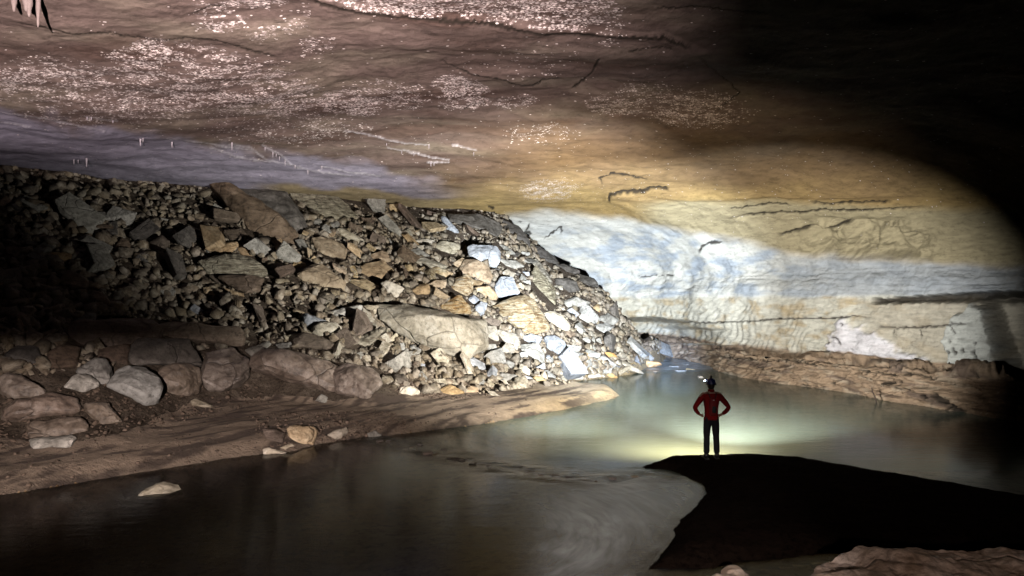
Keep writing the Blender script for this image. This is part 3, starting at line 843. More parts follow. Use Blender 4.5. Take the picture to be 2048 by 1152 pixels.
def mat_tinted():
    n = NT('damp_river_sand')
    geo = n.n('NewGeometry').outputs['Position']
    col = n.n('Attribute', attribute_name='stone').outputs['Color']
    a = n.noise(geo, 6, 8, .72, .3)
    b = n.noise(n.scale(geo, (.5, 2.4, 1), (0, 0, R(-50))), 7, 8, .75, .4)
    v = n.math('MULTIPLY_ADD', a, .9, .15); v = n.math('ADD', v, n.math('MULTIPLY', b, .9))
    vv = n.n('CombineXYZ'); [n.t.links.new(v, vv.inputs[k]) for k in range(3)]
    c = n.mix(1.0, col, vv.outputs[0], 'MULTIPLY')
    h = n.math('ADD', a, n.math('MULTIPLY', n.noise(geo, 38, 5, .65), .4)); h = n.math('ADD', h, b)
    return n.done(n.principled(c, .72, n.bump(h, 1.0, .13), .5))
M['sand'] = mat_tinted()
tag(grid_obj('sand_bank', GP, bank, M['sand'], bc), kind='structure')
tag(grid_obj('rubble_slope', GP, tal, M['dirt']), kind='structure')
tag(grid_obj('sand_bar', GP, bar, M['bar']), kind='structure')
tag(grid_obj('river_bed', GP, bed, M['bed']), kind='structure')

# water
WX = lin_axis([(-60, -14, 2.0), (-14, 18, .12), (18, 24, 1)])
WY = lin_axis([(-2, 6, 1.0), (6, 30, .12), (30, 60, .25)])
wx, wy = np.meshgrid(WX, WY)
RIF = shore([(700, 872), (800, 884), (880, 905), (960, 925), (1060, 940), (1130, 952), (1220, 962), (1300, 950)])
rd, rt, rs = seg_dist(wx, wy, RIF)
farR = at_z(1330, 722, 0); 
rif = smooth(1.0, .1, rd) * .8 * smooth(0, .05, rt)
rif = np.maximum(rif, smooth(33.5, 36.5, wy) * .8)
wz = rif * .06 * fbm(np.stack([wx * 1.6, wy * 2.6, wx * 0], -1), 3) - .04 * smooth(.4, -.6, rd * np.where(rs > 0, 1, -1)) * 0
wz = wz + .20 * smooth(34, 45, wy)
milk = smooth(13.0, 17.0, wy + .25 * wx) * smooth(-4, 1, wx)
nearw = smooth(.3, -.5, wy - np.interp(wx, [p[0] for p in RIF], [p[1] for p in RIF]))
milk = milk * (1 - .8 * smooth(.5, -.5, wy - np.interp(wx, [p[0] for p in RIF], [p[1] for p in RIF])))
nearw = nearw * smooth(-1.0, 1.2, wx)
# painted reflection on the current round the bar, and broken water in the rapids
CUR = shore([(1290, 945), (1370, 972), (1385, 1005), (1350, 1040), (1330, 1085), (1280, 1130), (1240, 1200), (1120, 1200), (1060, 1100), (1060, 1010), (1120, 970), (1200, 950)])
wvv = np.stack([wx, wy, wx * 0], -1)
cur = smooth(-1.0, 1.2, poly_sd(wx, wy, CUR) + .35 * fbm(wvv * .8, 3))
foam = np.maximum(cur * .85, smooth(34.5, 37.0, wy) * 1.0)
foam = np.maximum(foam, smooth(.45, .05, rd) * .5 * smooth(.25, .5, rt))
# coordinates that follow the bend of the current
cx0, cy0 = at_z(900, 1060, 0)[:2]
rr0 = np.hypot(wx - cx0, wy - cy0); aa0 = np.arctan2(wy - cy0, wx - cx0)
far_ = smooth(22, 26, wy)
fc = np.stack([(aa0 * 4.0) * (1 - far_) + wx * .6 * far_, rr0 * (1 - far_) + wy * 1.6 * far_, wx * 0], -1)
wo = grid_obj('water', np.stack([wx, wy, wz], -1), np.ones((len(WY) - 1, len(WX) - 1), bool), M['water'], fc, {'riffle': rif, 'milk': milk, 'near': nearw, 'foam': foam})
wo.data.color_attributes['stone'].name = 'flow'
tag(wo, kind='structure')
# ================================================================== ROCKS
def hull_mesh(name, pts, bevel=0.04, cuts=0, rough=0.0, seed=0, freq=1.5, strata=0.0, sdir=(0, 0, 1)):
    bm = bmesh.new()
    for p in pts: bm.verts.new([float(c) for c in p])
    r = bmesh.ops.convex_hull(bm, input=bm.verts)
    bad = list({g for g in r['geom_interior'] + r['geom_unused'] if isinstance(g, bmesh.types.BMVert)} | {x for x in bm.verts if not x.link_faces})
    if bad: bmesh.ops.delete(bm, geom=bad, context='VERTS')
    bmesh.ops.dissolve_limit(bm, angle_limit=R(9), verts=bm.verts, edges=bm.edges)
    if bevel > 0:
        es = [e for e in bm.edges if len(e.link_faces) == 2 and e.calc_face_angle(0) > R(25)]
        bmesh.ops.bevel(bm, geom=es, offset=bevel, segments=1, affect='EDGES', profile=.6, clamp_overlap=True)
    bmesh.ops.triangulate(bm, faces=bm.faces)
    if cuts:
        for _ in range(cuts):
            ls = [e.calc_length() for e in bm.edges]
            thr = max(ls) * .45
            bmesh.ops.subdivide_edges(bm, edges=[e for e in bm.edges if e.calc_length() > thr], cuts=1, use_grid_fill=False)
            bmesh.ops.triangulate(bm, faces=bm.faces)
    if rough > 0:
        bm.normal_update()
        V_ = np.array([v.co[:] for v in bm.verts]); N_ = np.array([v.normal[:] for v in bm.verts])
        off = np.array([seed * 3.7, seed * 1.3, seed * 7.1])
        d = rough * fbm(V_ * freq + off, 4, .55)
        if strata > 0:
            sd = np.array(sdir, float); sd /= np.linalg.norm(sd)
            h = V_ @ sd
            d = d + strata * perlin(np.stack([h * 0 + seed, h * freq * 5 + .6 * perlin(V_ * freq), V_[:, 0] * .3 * freq], -1))
        V_ = V_ + N_ * d[:, None]
        for v, p in zip(bm.verts, V_): v.co = p
    me = bpy.data.meshes.new(name)
    bm.to_mesh(me); bm.free()
    return me

CROPS = {'A': (400, 350, 3.292), 'B': (800, 380, 3.6), 'C': (800, 600, 3.724), 'D': (400, 600, 3.292), 'E': (0, 600, 2.88), 'F': (0, 350, 3.292), 'G': (600, 560, 4.8), 'H': (940, 500, 4.114), 'P': (0, 0, 1.0),
         'L': (1250, 600, 2.566), 'Z': (700, 820, 2.731)}
PILE = 'stones piled on the rockfall'
HERO = [
 # crop, kind, thickness, polygon, label
 ('A', 'brown', .5, [(60,50),(160,55),(330,170),(470,250),(570,300),(640,385),(615,450),(480,430),(310,350),(180,200)], 'huge smooth brownish slab leaning down the upper left of the rockfall, just under the roof'),
 ('A', 'dark', .4, [(190,60),(400,70),(560,110),(660,250),(690,340),(640,390),(560,290),(360,225)], 'long dark shadowed slab between the huge brown slab and the ridged grey slab'),
 ('A', 'ridged', .35, [(590,90),(900,140),(960,190),(1022,268),(900,300),(830,285),(760,240),(620,150)], 'large grey slab scored with slanting ridges, highest on the rockfall below the roof'),
 ('A', 'cream', .5, [(905,362),(935,348),(1070,420),(1078,448),(1030,452),(930,400)], 'oblong pale block like a loaf lying right of the ridged grey slab'),
 ('A', 'tan', .6, [(740,420),(800,405),(930,450),(960,490),(955,575),(900,588),(830,560),(760,480)], 'big tan boulder with a dark upper half, below the ridged grey slab'),
 ('A', 'tan', .5, [(1125,520),(1200,498),(1250,535),(1262,595),(1200,562),(1130,550)], 'reddish tan block resting on the back of the broad tan boulder'),
 ('A', 'tan', .6, [(1045,625),(1080,590),(1200,560),(1278,640),(1220,690),(1140,702),(1060,665)], 'broad pointed tan boulder with a dark top, left of the yellow rocks'),
 ('A', 'tan', .6, [(82,492),(130,450),(240,440),(252,470),(200,512),(120,517)], 'rounded tan stone perched above the wide folded brown slab'),
 ('A', 'tan', .4, [(240,480),(300,475),(352,540),(270,522)], 'thin tan flake leaning against the wide folded brown slab'),
 ('A', 'ridged', .4, [(0,570),(100,530),(250,520),(350,560),(430,620),(437,650),(400,668),(300,650),(60,640)], 'wide folded brown slab in the dim middle of the rockfall'),
 ('A', 'brown', .5, [(130,670),(300,655),(415,680),(400,760),(300,782),(180,722)], 'blocky brown rock directly below the wide folded brown slab'),
 ('A', 'tan', .5, [(600,600),(630,555),(690,578),(702,602),(640,645)], 'small brown wedge above the long tan ledge block'),
 ('A', 'tan', .6, [(640,665),(720,600),(800,588),(850,650),(950,700),(940,762),(800,742),(680,702)], 'long tan ledge block with a square right end, above the dark gap'),
 ('A', 'tan', .6, [(955,742),(1000,690),(1100,688),(1172,730),(1192,805),(1100,785),(1000,762)], 'tan block with a bright lower face, right of the long tan ledge block'),
 ('A', 'cream', .5, [(1190,712),(1230,698),(1345,742),(1300,808),(1245,802)], 'cream block with chipped edges above the right end of the dark gap'),
 ('A', 'cream', .5, [(1408,432),(1450,413),(1530,428),(1547,452),(1480,462)], 'pale curved stone lying high on the lit part of the rockfall'),
 ('A', 'cream', .5, [(1408,470),(1480,460),(1492,490),(1440,503)], 'small squarish pale stone right beneath the pale curved stone'),
 ('A', 'grey', .4, [(1360,500),(1440,478),(1510,532),(1430,534)], 'flat grey slab between two pale stones high on the lit rockfall'),
 ('A', 'cream', .4, [(1385,550),(1480,545),(1620,600),(1560,642),(1450,612)], 'flat greenish cream slab left of the bright central boulders'),
 ('A', 'yellow', .5, [(1518,612),(1560,606),(1646,648),(1600,684),(1540,662)], 'yellowish oval stone with a black shadow beneath it'),
 ('A', 'tan', .6, [(1498,722),(1560,688),(1622,700),(1600,765),(1530,752)], 'smooth peach coloured stone wedged left of the yellow crest boulder'),
 ('A', 'tan', .5, [(1380,772),(1440,720),(1500,718),(1532,772),(1440,812)], 'brownish tan block beside the smooth peach coloured stone'),
 ('A', 'cream', .6, [(1255,485),(1310,448),(1342,480),(1322,512),(1268,508)], 'pale gabled stone right of the dark gap beneath the reddish tan block'),
 ('A', 'tan', .6, [(1350,592),(1390,588),(1412,640),(1358,662)], 'upright tan wedge above the cream block with chipped edges'),
 ('A', 'brown', .4, [(1060,280),(1150,278),(1142,345),(1080,335)], 'brown stone in the dim ground right of the ridged grey slab'),
 ('A', 'grey', .5, [(725,302),(790,288),(808,322),(762,345)], 'small grey stone just under the tip of the ridged grey slab'),
 ('A', 'cream', .5, [(690,275),(715,244),(738,256),(712,292)], 'small upright pale cobble on the lower edge of the ridged grey slab'),
 ('P', 'cream', .8, [(760,612),(812,611),(905,627),(966,640),(970,690),(932,714),(880,702),(800,667),(764,640)], 'very large flat pale slab in the middle of the rockfall under the dark gap'),
 ('P', 'cream', .4, [(724,611),(758,612),(760,628),(735,630)], 'small pale block touching the left end of the very large flat pale slab'),
 ('A', 'brown', .5, [(885,842),(900,818),(990,858),(972,872)], 'brown wedge stone above the glinting grey slab'),
 ('A', 'grey', .4, [(868,892),(1060,858),(1078,892),(960,952),(880,932)], 'grey slab with bright wet glints left of the very large flat pale slab'),
 ('A', 'bluegrey', .5, [(668,922),(700,912),(835,962),(740,1000),(735,1035),(680,985)], 'bluish grey wedge behind the cream loaf shaped boulder'),
 ('A', 'cream', .7, [(732,1005),(780,980),(890,972),(932,1000),(920,1032),(800,1062),(745,1045)], 'cream loaf shaped boulder lying above the long wet boulder'),
 ('A', 'brown', .5, [(605,1085),(680,1040),(780,1062),(892,1112),(890,1152),(640,1132)], 'smooth brown slab under the cream loaf shaped boulder'),
 ('A', 'cream', .3, [(530,1062),(685,1032),(682,1058),(600,1088)], 'thin pale blade of rock with a raised tip, left of the cream loaf shaped boulder'),
 ('A', 'grey', .5, [(498,1112),(600,1098),(602,1132),(520,1142)], 'flat grey stone touching the top of the long wet boulder'),
 ('A', 'ridged', .3, [(985,1132),(1060,1060),(1190,1000),(1225,1010),(1085,1152),(1000,1180)], 'long brown plank like slab slanting up to the right, beside pale flakes'),
 ('A', 'cream', .2, [(1235,1085),(1298,1032),(1306,1060),(1245,1125)], 'cream leaf shaped flake standing on its edge at the foot of the large pale slab'),
 ('A', 'white', .4, [(1148,1022),(1200,998),(1218,1010),(1172,1042)], 'small bright white flake on the long brown plank like slab'),
 ('B', 'bluegrey', .6, [(490,412),(530,395),(690,400),(716,440),(715,500),(690,572),(640,545),(600,502),(500,482)], 'pale lilac cracked block crowning the bright rockfall, below the black hollow'),
 ('B', 'cream', .5, [(258,400),(290,368),(400,378),(432,402),(420,452),(330,492),(250,442)], 'grey topped cream block left of the pale lilac cracked block'),
 ('B', 'tan', .5, [(438,442),(465,400),(487,412),(480,492),(440,472)], 'narrow upright tan stone squeezed left of the pale lilac cracked block'),
 ('B', 'tan', .6, [(430,562),(470,500),(560,505),(640,562),(662,622),(640,672),(600,658),(500,612),(432,592)], 'large peach coloured boulder beneath the pale lilac cracked block'),
 ('B', 'tan', .5, [(382,522),(450,488),(466,502),(425,582),(400,602)], 'tan stone split from the left side of the large peach coloured boulder'),
 ('B', 'yellow', .6, [(335,735),(345,715),(400,640),(490,603),(522,650),(522,722),(480,762),(400,758)], 'ridged golden boulder left below the large peach coloured boulder'),
 ('B', 'tan', .5, [(508,640),(602,660),(572,702),(525,712)], 'pinkish wedge between the golden boulder and the large peach coloured boulder'),
 ('B', 'tan', .5, [(225,570),(330,578),(382,600),(340,632),(250,612)], 'long tan stone with a black shadow at its right end'),
 ('B', 'tan', .6, [(195,682),(250,650),(330,648),(325,700),(260,724)], 'rounded peach stone left of the ridged golden boulder'),
 ('B', 'yellow', .5, [(292,830),(430,753),(492,832),(512,882),(400,888),(300,852)], 'pale yellow triangular boulder above the very large flat pale slab'),
 ('B', 'bluegrey', .5, [(540,840),(580,808),(628,815),(602,902),(575,952),(540,902)], 'upright lilac grey block below the blue streaked stone'),
 ('B', 'bluegrey', .5, [(478,792),(530,758),(572,792),(530,832)], 'blue streaked stone between yellow boulders'),
 ('B', 'tan', .5, [(525,712),(640,690),(652,730),(702,762),(690,792),(620,782),(560,742)], 'tan rock with white stains left of the dark hollow'),
 ('B', 'yellow', .55, [(664,850),(780,800),(900,753),(960,800),(1002,872),(1050,960),(1072,985),(1000,1002),(950,1047),(840,1002),(800,962),(720,902)], 'big golden block with wavy layers in the brightest part of the rockfall'),
 ('B', 'cream', .5, [(1040,882),(1110,873),(1180,910),(1222,972),(1210,1012),(1110,992),(1060,942)], 'cream block with faint layers touching the right of the big golden layered block'),
 ('B', 'ridged', .4, [(945,735),(950,600),(980,548),(1050,620),(1112,702),(1117,832),(1080,862),(1000,782)], 'tall ribbed tan slab standing above the big golden layered block'),
 ('B', 'ridged', .3, [(950,502),(990,498),(1092,640),(1097,672),(1040,642)], 'thin leaning ribbed slab on the upper right side of the tall ribbed tan slab'),
 ('B', 'grey', .4, [(718,500),(830,508),(892,552),(820,562),(740,562)], 'flat grey slab right of the pale lilac cracked block'),
 ('B', 'grey', .4, [(718,392),(760,400),(832,462),(780,462),(720,432)], 'grey slab dipping right from the corner of the pale lilac cracked block'),
 ('B', 'cream', .5, [(738,592),(770,568),(832,600),(800,642),(740,652)], 'pale stone right of the large peach coloured boulder'),
 ('B', 'white', .5, [(858,442),(930,448),(932,480),(880,484)], 'pale flat stone close under the dark crest of the rockfall'),
 ('B', 'bluegrey', .5, [(873,590),(930,588),(932,622),(880,624)], 'pale blue stone left of the thin leaning ribbed slab'),
 ('B', 'white', .5, [(885,655),(935,650),(940,680),(895,684)], 'small bright white stone left of the tall ribbed tan slab, lower of two'),
 ('B', 'cream', .6, [(840,690),(862,670),(895,690),(885,725),(850,722)], 'round cream cobble just right of the dark hollow'),
 ('B', 'dark', .5, [(1118,640),(1200,635),(1272,662),(1292,722),(1190,752),(1130,722)], 'dark capped rock near the shaded right edge of the rockfall'),
 ('B', 'cream', .4, [(1108,688),(1170,688),(1172,722),(1120,712)], 'small lit stone tucked under the dark capped rock'),
 ('B', 'grey', .5, [(1178,802),(1260,768),(1372,810),(1290,842),(1230,862),(1190,852)], 'greyish brown humped rock above the pale pointed boulder'),
 ('B', 'white', .5, [(1278,922),(1300,850),(1322,818),(1362,840),(1442,932),(1380,962),(1290,942)], 'pale pointed boulder on the right side of the rockfall'),
 ('B', 'tan', .5, [(1378,852),(1420,820),(1442,830),(1442,892)], 'brown block leaning on the pale pointed boulder'),
 ('B', 'dark', .5, [(1503,862),(1560,798),(1577,902),(1550,942)], 'dark upright fin of rock beside the black gap under the wall'),
 ('B', 'grey', .5, [(1438,912),(1500,888),(1572,930),(1540,972),(1440,952)], 'grey block at the foot of the dark upright fin of rock'),
 ('B', 'white', .4, [(1388,972),(1480,958),(1542,980),(1480,1032),(1400,1012)], 'flat pale stone below the pale pointed boulder'),
 ('B', 'grey', .5, [(1578,902),(1620,878),(1662,932),(1590,948)], 'grey cobble in the shade near the scalloped wall foot'),
 ('B', 'dark', .5, [(740,212),(860,270),(940,378),(930,412),(860,355),(760,292)], 'dark rock forming the crest of the rockfall against the lit wall'),
 ('B', 'dark', .4, [(350,172),(560,178),(700,230),(735,272),(690,332),(600,282),(480,252),(370,222)], 'dark bluish slab at the very top of the rockfall, touching the roof'),
 ('B', 'bluegrey', .3, [(298,192),(330,190),(422,300),(380,352),(330,302)], 'streaked bluish slab left of the black hollow near the roof'),
 ('B', 'brown', .5, [(605,935),(650,918),(722,950),(722,975),(650,978),(610,952)], 'olive brown stone at the lower left corner of the big golden layered block'),
 ('B', 'cream', .4, [(618,982),(690,978),(712,1082),(640,1102),(610,1022)], 'upright cream slab below the olive brown stone'),
 ('B', 'cream', .4, [(698,1000),(832,1040),(862,1102),(840,1152),(720,1102)], 'cream slab sloping right at the foot of the big golden layered block'),
 ('B', 'cream', .4, [(298,1072),(340,1038),(412,1050),(412,1112),(350,1114)], 'squarish cream block on the lower edge of the very large flat pale slab'),
 ('B', 'cream', .4, [(438,1062),(550,1038),(602,1070),(600,1112),(490,1112)], 'cream block lying above the tumbled white slabs'),
 ('B', 'bluegrey', .4, [(868,1062),(940,1038),(1022,1060),(1000,1112),(880,1112)], 'small bluish block under the lower tip of the big golden layered block'),
 ('C', 'bluegrey', .6, [(1072,290),(1090,270),(1150,262),(1228,310),(1242,382),(1220,412),(1110,408),(1085,362)], 'smooth blue white boulder with a black crescent of shadow on its left'),
 ('B', 'brown', .5, [(1178,1022),(1220,1008),(1262,1030),(1252,1072),(1190,1062)], 'pinkish brown stone right above the smooth blue white boulder'),
 ('B', 'dark', .4, [(1128,542),(1180,528),(1292,580),(1282,622),(1150,622)], 'dark grey slab on the falling crest of the rockfall, halfway down'),
 ('B', 'dark', .5, [(958,402),(1010,408),(1122,490),(1142,532),(1080,562),(1000,482)], 'long dark slab on the crest just right of the crest summit'),
 ('B', 'dark', .5, [(1288,602),(1400,640),(1432,702),(1330,722),(1300,662)], 'dark block near the lower end of the crest of the rockfall'),
 ('B', 'grey', .5, [(1368,662),(1470,650),(1482,682),(1400,692)], 'lighter flat stone lying among the dark crest blocks'),
 ('C', 'grey', .5, [(1338,322),(1345,290),(1392,275),(1422,300),(1410,322)], 'leftmost of three small grey blocks in a row near the rapids'),
 ('C', 'grey', .5, [(1412,322),(1438,275),(1452,278),(1452,332)], 'middle one of three small grey blocks in a row near the rapids'),
 ('C', 'grey', .5, [(1460,292),(1490,278),(1507,325),(1466,334)], 'rightmost of three small grey blocks in a row near the rapids'),
 ('C', 'orange', .5, [(1498,412),(1530,388),(1590,398),(1618,425),(1560,438)], 'smooth ochre stone beside the rapids'),
 ('C', 'orange', .5, [(1770,476),(1820,453),(1920,458),(1948,480),(1860,502),(1790,494)], 'flat tan stone lying out in the rapids'),
 ('C', 'bluegrey', .5, [(1778,272),(1870,280),(1867,302),(1785,306)], 'pale flat block at the mouth of the rapids under the scalloped wall'),
 ('C', 'white', .5, [(1348,382),(1400,368),(1490,400),(1480,432),(1360,422)], 'wide white stone at the top of the pale heap by the water'),
 ('C', 'white', .4, [(1478,422),(1520,413),(1612,480),(1590,503),(1500,462)], 'long white stone slanting down right in the pale heap by the water'),
 ('C', 'white', .5, [(1368,462),(1420,438),(1432,490),(1390,503)], 'blocky white stone left in the pale heap by the water'),
 ('C', 'white', .5, [(1498,522),(1580,508),(1572,547),(1500,547)], 'bright white stone near the waterline right of the pale heap'),
 ('C', 'cream', .3, [(1595,545),(1700,488),(1722,500),(1640,562),(1600,562)], 'thin cream slab tilted up to the right at the waterline'),
 ('C', 'cream', .3, [(1600,452),(1680,458),(1760,520),(1815,547),(1700,522)], 'pointed cream slab reaching right into the water'),
 ('C', 'orange', .5, [(1538,552),(1560,538),(1625,576),(1570,584)], 'small orange stone at the waterline'),
 ('C', 'cream', .5, [(1268,562),(1300,543),(1362,550),(1362,592),(1280,592)], 'cream stone right of the tan stones at the waterline'),
 ('C', 'cream', .4, [(1368,562),(1470,543),(1502,570),(1400,584)], 'low flat cream stone between the cream stone and the small orange stone'),
 ('C', 'white', .5, [(1058,532),(1100,523),(1158,570),(1150,612),(1080,592)], 'white squarish boulder above the back of the sand spit'),
 ('C', 'tan', .5, [(985,575),(1040,568),(1112,620),(1000,644)], 'low sandy stone left of the white squarish boulder'),
 ('C', 'cream', .6, [(878,512),(900,473),(972,520),(965,562),(940,578),(885,532)], 'bright cream cube standing on a corner above the sand'),
 ('C', 'white', .6, [(705,585),(760,538),(862,560),(882,612),(740,624)], 'large rounded white boulder low on the rockfall above the sand'),
 ('C', 'cream', .5, [(642,612),(660,588),(702,630),(692,652),(650,644)], 'small cream stone left of the large rounded white boulder'),
 ('C', 'white', .5, [(768,492),(800,448),(852,470),(850,502),(820,532)], 'white block above the large rounded white boulder'),
 ('C', 'bluegrey', .3, [(428,420),(480,403),(632,470),(632,512),(600,522),(460,452)], 'long bluish white slab slanting down below the very large flat pale slab'),
 ('C', 'white', .4, [(573,342),(710,328),(732,402),(640,402),(590,372)], 'broad white slab with a dark cleft at its right'),
 ('C', 'white', .5, [(868,402),(940,383),(952,420),(910,442),(880,432)], 'small white block left of the large grey slab'),
 ('C', 'tan', .6, [(483,665),(520,638),(577,650),(582,692),(555,724),(490,692)], 'cube like tan stone at the upper edge of the sand bank'),
 ('C', 'cream', .5, [(243,592),(330,588),(352,620),(330,644),(290,634)], 'cream stone on the dark gravel, left one of a touching pair'),
 ('C', 'cream', .5, [(352,592),(410,588),(442,642),(380,624)], 'cream stone on the dark gravel, right one of a touching pair'),
 ('C', 'tan', .4, [(298,665),(370,628),(472,680),(478,722),(330,704)], 'flat brownish slab half sunk in the sand under the touching pair'),
 ('C', 'cream', .5, [(0,652),(100,643),(146,680),(140,702),(20,732),(0,712)], 'flat cream stone alone on the sand right of the long wet boulder'),
 ('C', 'cream', .3, [(638,668),(700,680),(764,732),(690,724)], 'low pale flake on the sand at the foot of the rockfall'),
 ('C', 'white', .4, [(75,347),(100,333),(157,365),(150,397),(90,372)], 'pale fanned flake, right of the other pale fanned flake'),
 ('C', 'white', .4, [(-5,322),(30,318),(42,390),(0,392)], 'pale fanned flake left of its twin, below the leaf shaped flake'),
 ('C', 'white', .4, [(208,392),(280,388),(292,420),(240,434)], 'small oblong white stone on the bright scree'),
 ('G', 'white', .5, [(842,712),(930,718),(948,740),(935,800),(850,785)], 'white square stone on dim scree right of the long wet boulder'),
 ('C', 'bluegrey', .5, [(153,472),(185,478),(192,522),(160,524)], 'bluish cobble among brown scree above the dark gravel'),
 ('C', 'cream', .4, [(308,292),(340,253),(412,260),(422,312),(340,324)], 'cream slab just below the very large flat pale slab, left of a thin crack'),
 ('C', 'white', .4, [(458,292),(560,268),(612,290),(600,312),(500,324)], 'low white slab with a long top edge, right of a thin crack'),
 ('C', 'grey', .4, [(888,332),(1030,318),(1072,402),(1062,482),(980,452),(910,382)], 'large grey slab left of the smooth blue white boulder'),
 ('C', 'grey', .4, [(1228,330),(1268,335),(1350,350),(1330,385),(1262,395)], 'smooth grey slab wedged right of the smooth blue white boulder'),
 ('C', 'cream', .5, [(1158,612),(1210,568),(1247,590),(1242,612),(1180,644)], 'cream block right of the white squarish boulder'),
 ('C', 'brown', .5, [(1778,332),(1850,303),(1872,330),(1830,348)], 'reddish flat stone at the edge of the dark rapids'),
 ('D', 'wet', .6, [(325,395),(400,335),(550,325),(720,392),(860,418),(925,470),(900,600),(700,552),(450,492),(328,452)], 'very long wet brown boulder lying on its side along the sand bank'),
 ('D', 'wet', .7, [(868,475),(960,418),(1130,448),(1182,500),(1197,562),(1102,657),(1030,642),(900,602)], 'glistening squared wet block at the right end of the very long wet boulder'),
 ('D', 'grey', .4, [(298,325),(450,268),(472,290),(350,382)], 'grey slab tilted against the left end of the very long wet boulder'),
 ('E', 'wet', .6, [(1165,400),(1192,308),(1340,288),(1425,340),(1430,440),(1380,490),(1300,512),(1200,514),(1160,442)], 'wet brown boulder with a folded face, next left of the very long wet boulder'),
 ('D', 'tan', .6, [(578,850),(620,833),(742,835),(772,860),(740,952),(640,957),(590,902)], 'squarish tan block standing in the edge of the dark water'),
 ('D', 'cream', .5, [(832,892),(880,860),(962,838),(972,870),(920,912),(850,917)], 'cream stone at the water edge right of the squarish tan block'),
 ('D', 'grey', .5, [(1088,887),(1150,858),(1198,887),(1130,922)], 'lone grey angular stone where the riffle leaves the bank'),
 ('D', 'brown', .5, [(413,850),(500,848),(562,882),(540,942),(450,942)], 'dark brown stone set in the bank left of the squarish tan block'),
 ('D', 'cream', .4, [(528,972),(600,943),(617,960),(560,982)], 'little cream wedge below the dark brown stone on the shore'),
 ('D', 'cream', .3, [(413,982),(450,973),(568,1005),(540,1012),(420,1014)], 'sharp flat flake pointing right at the water edge'),
 ('D', 'grey', .5, [(758,662),(800,618),(842,640),(830,682)], 'small grey stone on the bank below the very long wet boulder'),
 ('E', 'white', .7, [(618,492),(680,410),(740,380),(830,388),(902,450),(927,520),(902,590),(830,607),(740,562)], 'big whitish egg like boulder on the left sand bank'),
 ('E', 'wet', .7, [(912,425),(950,390),(1080,368),(1142,390),(1158,460),(1140,522),(1080,547),(980,547),(930,492)], 'rounded wet brown boulder right beside the big whitish boulder'),
 ('E', 'grey', .6, [(445,400),(540,343),(612,353),(642,400),(642,482),(580,482),(520,440),(450,422)], 'grey white boulder behind and left of the big whitish boulder'),
 ('E', 'grey', .6, [(373,502),(420,438),(490,423),(562,470),(572,492),(480,532)], 'smaller grey white boulder in front of the other grey white boulder'),
 ('E', 'cream', .5, [(1098,582),(1130,563),(1228,610),(1210,624),(1105,607)], 'lone cream flake on the sand right of the rounded wet boulder'),
 ('E', 'wet', .5, [(148,725),(200,700),(460,678),(492,700),(500,750),(400,780),(175,790)], 'upper slab of the wet layered block at the far left shore'),
 ('E', 'grey', .5, [(175,800),(400,775),(440,790),(400,850),(190,852)], 'lower slab of the wet layered block at the far left shore'),
 ('E', 'brown', .4, [(378,265),(425,130),(600,113),(880,120),(932,170),(900,242),(740,272)], 'long muddy ledge block running across the dark left, above the boulders'),
 ('E', 'brown', .4, [(928,142),(1000,128),(1330,160),(1402,200),(1390,262),(1100,242),(940,212)], 'muddy ledge block with a pale spot, right of the other long ledge block'),
 ('E', 'dark', .4, [(738,302),(800,228),(1080,230),(1122,300),(1152,372),(900,382),(740,382)], 'black dripping block above the rounded wet brown boulder'),
 ('E', 'wet', .5, [(0,442),(70,418),(180,468),(262,530),(250,562),(60,562),(0,522)], 'violet brown boulder at the left border of the scene'),
 ('E', 'wet', .4, [(2,690),(20,620),(100,578),(300,548),(432,560),(452,630),(420,642),(100,622),(40,702)], 'dark arched slab over the wet layered block'),
 ('E', 'wet', .5, [(488,592),(620,598),(652,660),(702,702),(580,722),(500,642)], 'wet stone with a pale corner between the whitish boulder and the layered block'),
 ('E', 'cream', .35, [(795,1132),(850,1088),(900,1058),(940,1052),(1022,1066),(1052,1112),(960,1132)], 'lone tan rock rising from the dark water at lower left'),
 ('E', 'grey', .5, [(428,112),(500,73),(552,78),(540,122),(470,142)], 'pale dusty stone on the left end of the long muddy ledge block'),
 ('E', 'brown', .4, [(238,192),(320,158),(328,180),(230,222)], 'brown sliver of rock in the darkness left of the pale dusty stone'),
 ('E', 'bluegrey', .5, [(1083,52),(1120,23),(1172,60),(1150,82),(1100,77)], 'bluish grey stone alone in the dark middle of the rockfall'),
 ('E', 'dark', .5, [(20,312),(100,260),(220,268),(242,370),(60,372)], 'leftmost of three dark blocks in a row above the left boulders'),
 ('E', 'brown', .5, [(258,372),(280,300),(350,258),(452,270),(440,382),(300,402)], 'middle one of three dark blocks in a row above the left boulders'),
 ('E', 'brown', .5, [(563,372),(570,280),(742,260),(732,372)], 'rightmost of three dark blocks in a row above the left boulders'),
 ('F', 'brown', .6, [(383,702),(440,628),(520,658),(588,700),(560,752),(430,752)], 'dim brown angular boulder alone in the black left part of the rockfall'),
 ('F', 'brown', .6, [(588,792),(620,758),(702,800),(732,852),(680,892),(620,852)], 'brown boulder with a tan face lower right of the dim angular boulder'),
 ('F', 'grey', .5, [(443,452),(480,428),(522,450),(510,477),(460,482)], 'small pale cobble high in the dark left, touching a brown one'),
 ('F', 'tan', .4, [(298,532),(350,508),(472,518),(472,557),(400,567)], 'flat brown slab below the small pale cobble in the dark left'),
 ('F', 'brown', .5, [(508,402),(600,388),(602,420),(550,442)], 'brown cobble touching the small pale cobble in the dark left'),
 ('F', 'grey', .6, [(368,252),(400,218),(432,240),(427,267),(395,272)], 'rounded pale cobble in the blackness below the roof at left'),
 ('F', 'grey', .4, [(390,200),(520,198),(524,235),(440,232)], 'flat pale stone right above the rounded pale cobble in the blackness'),
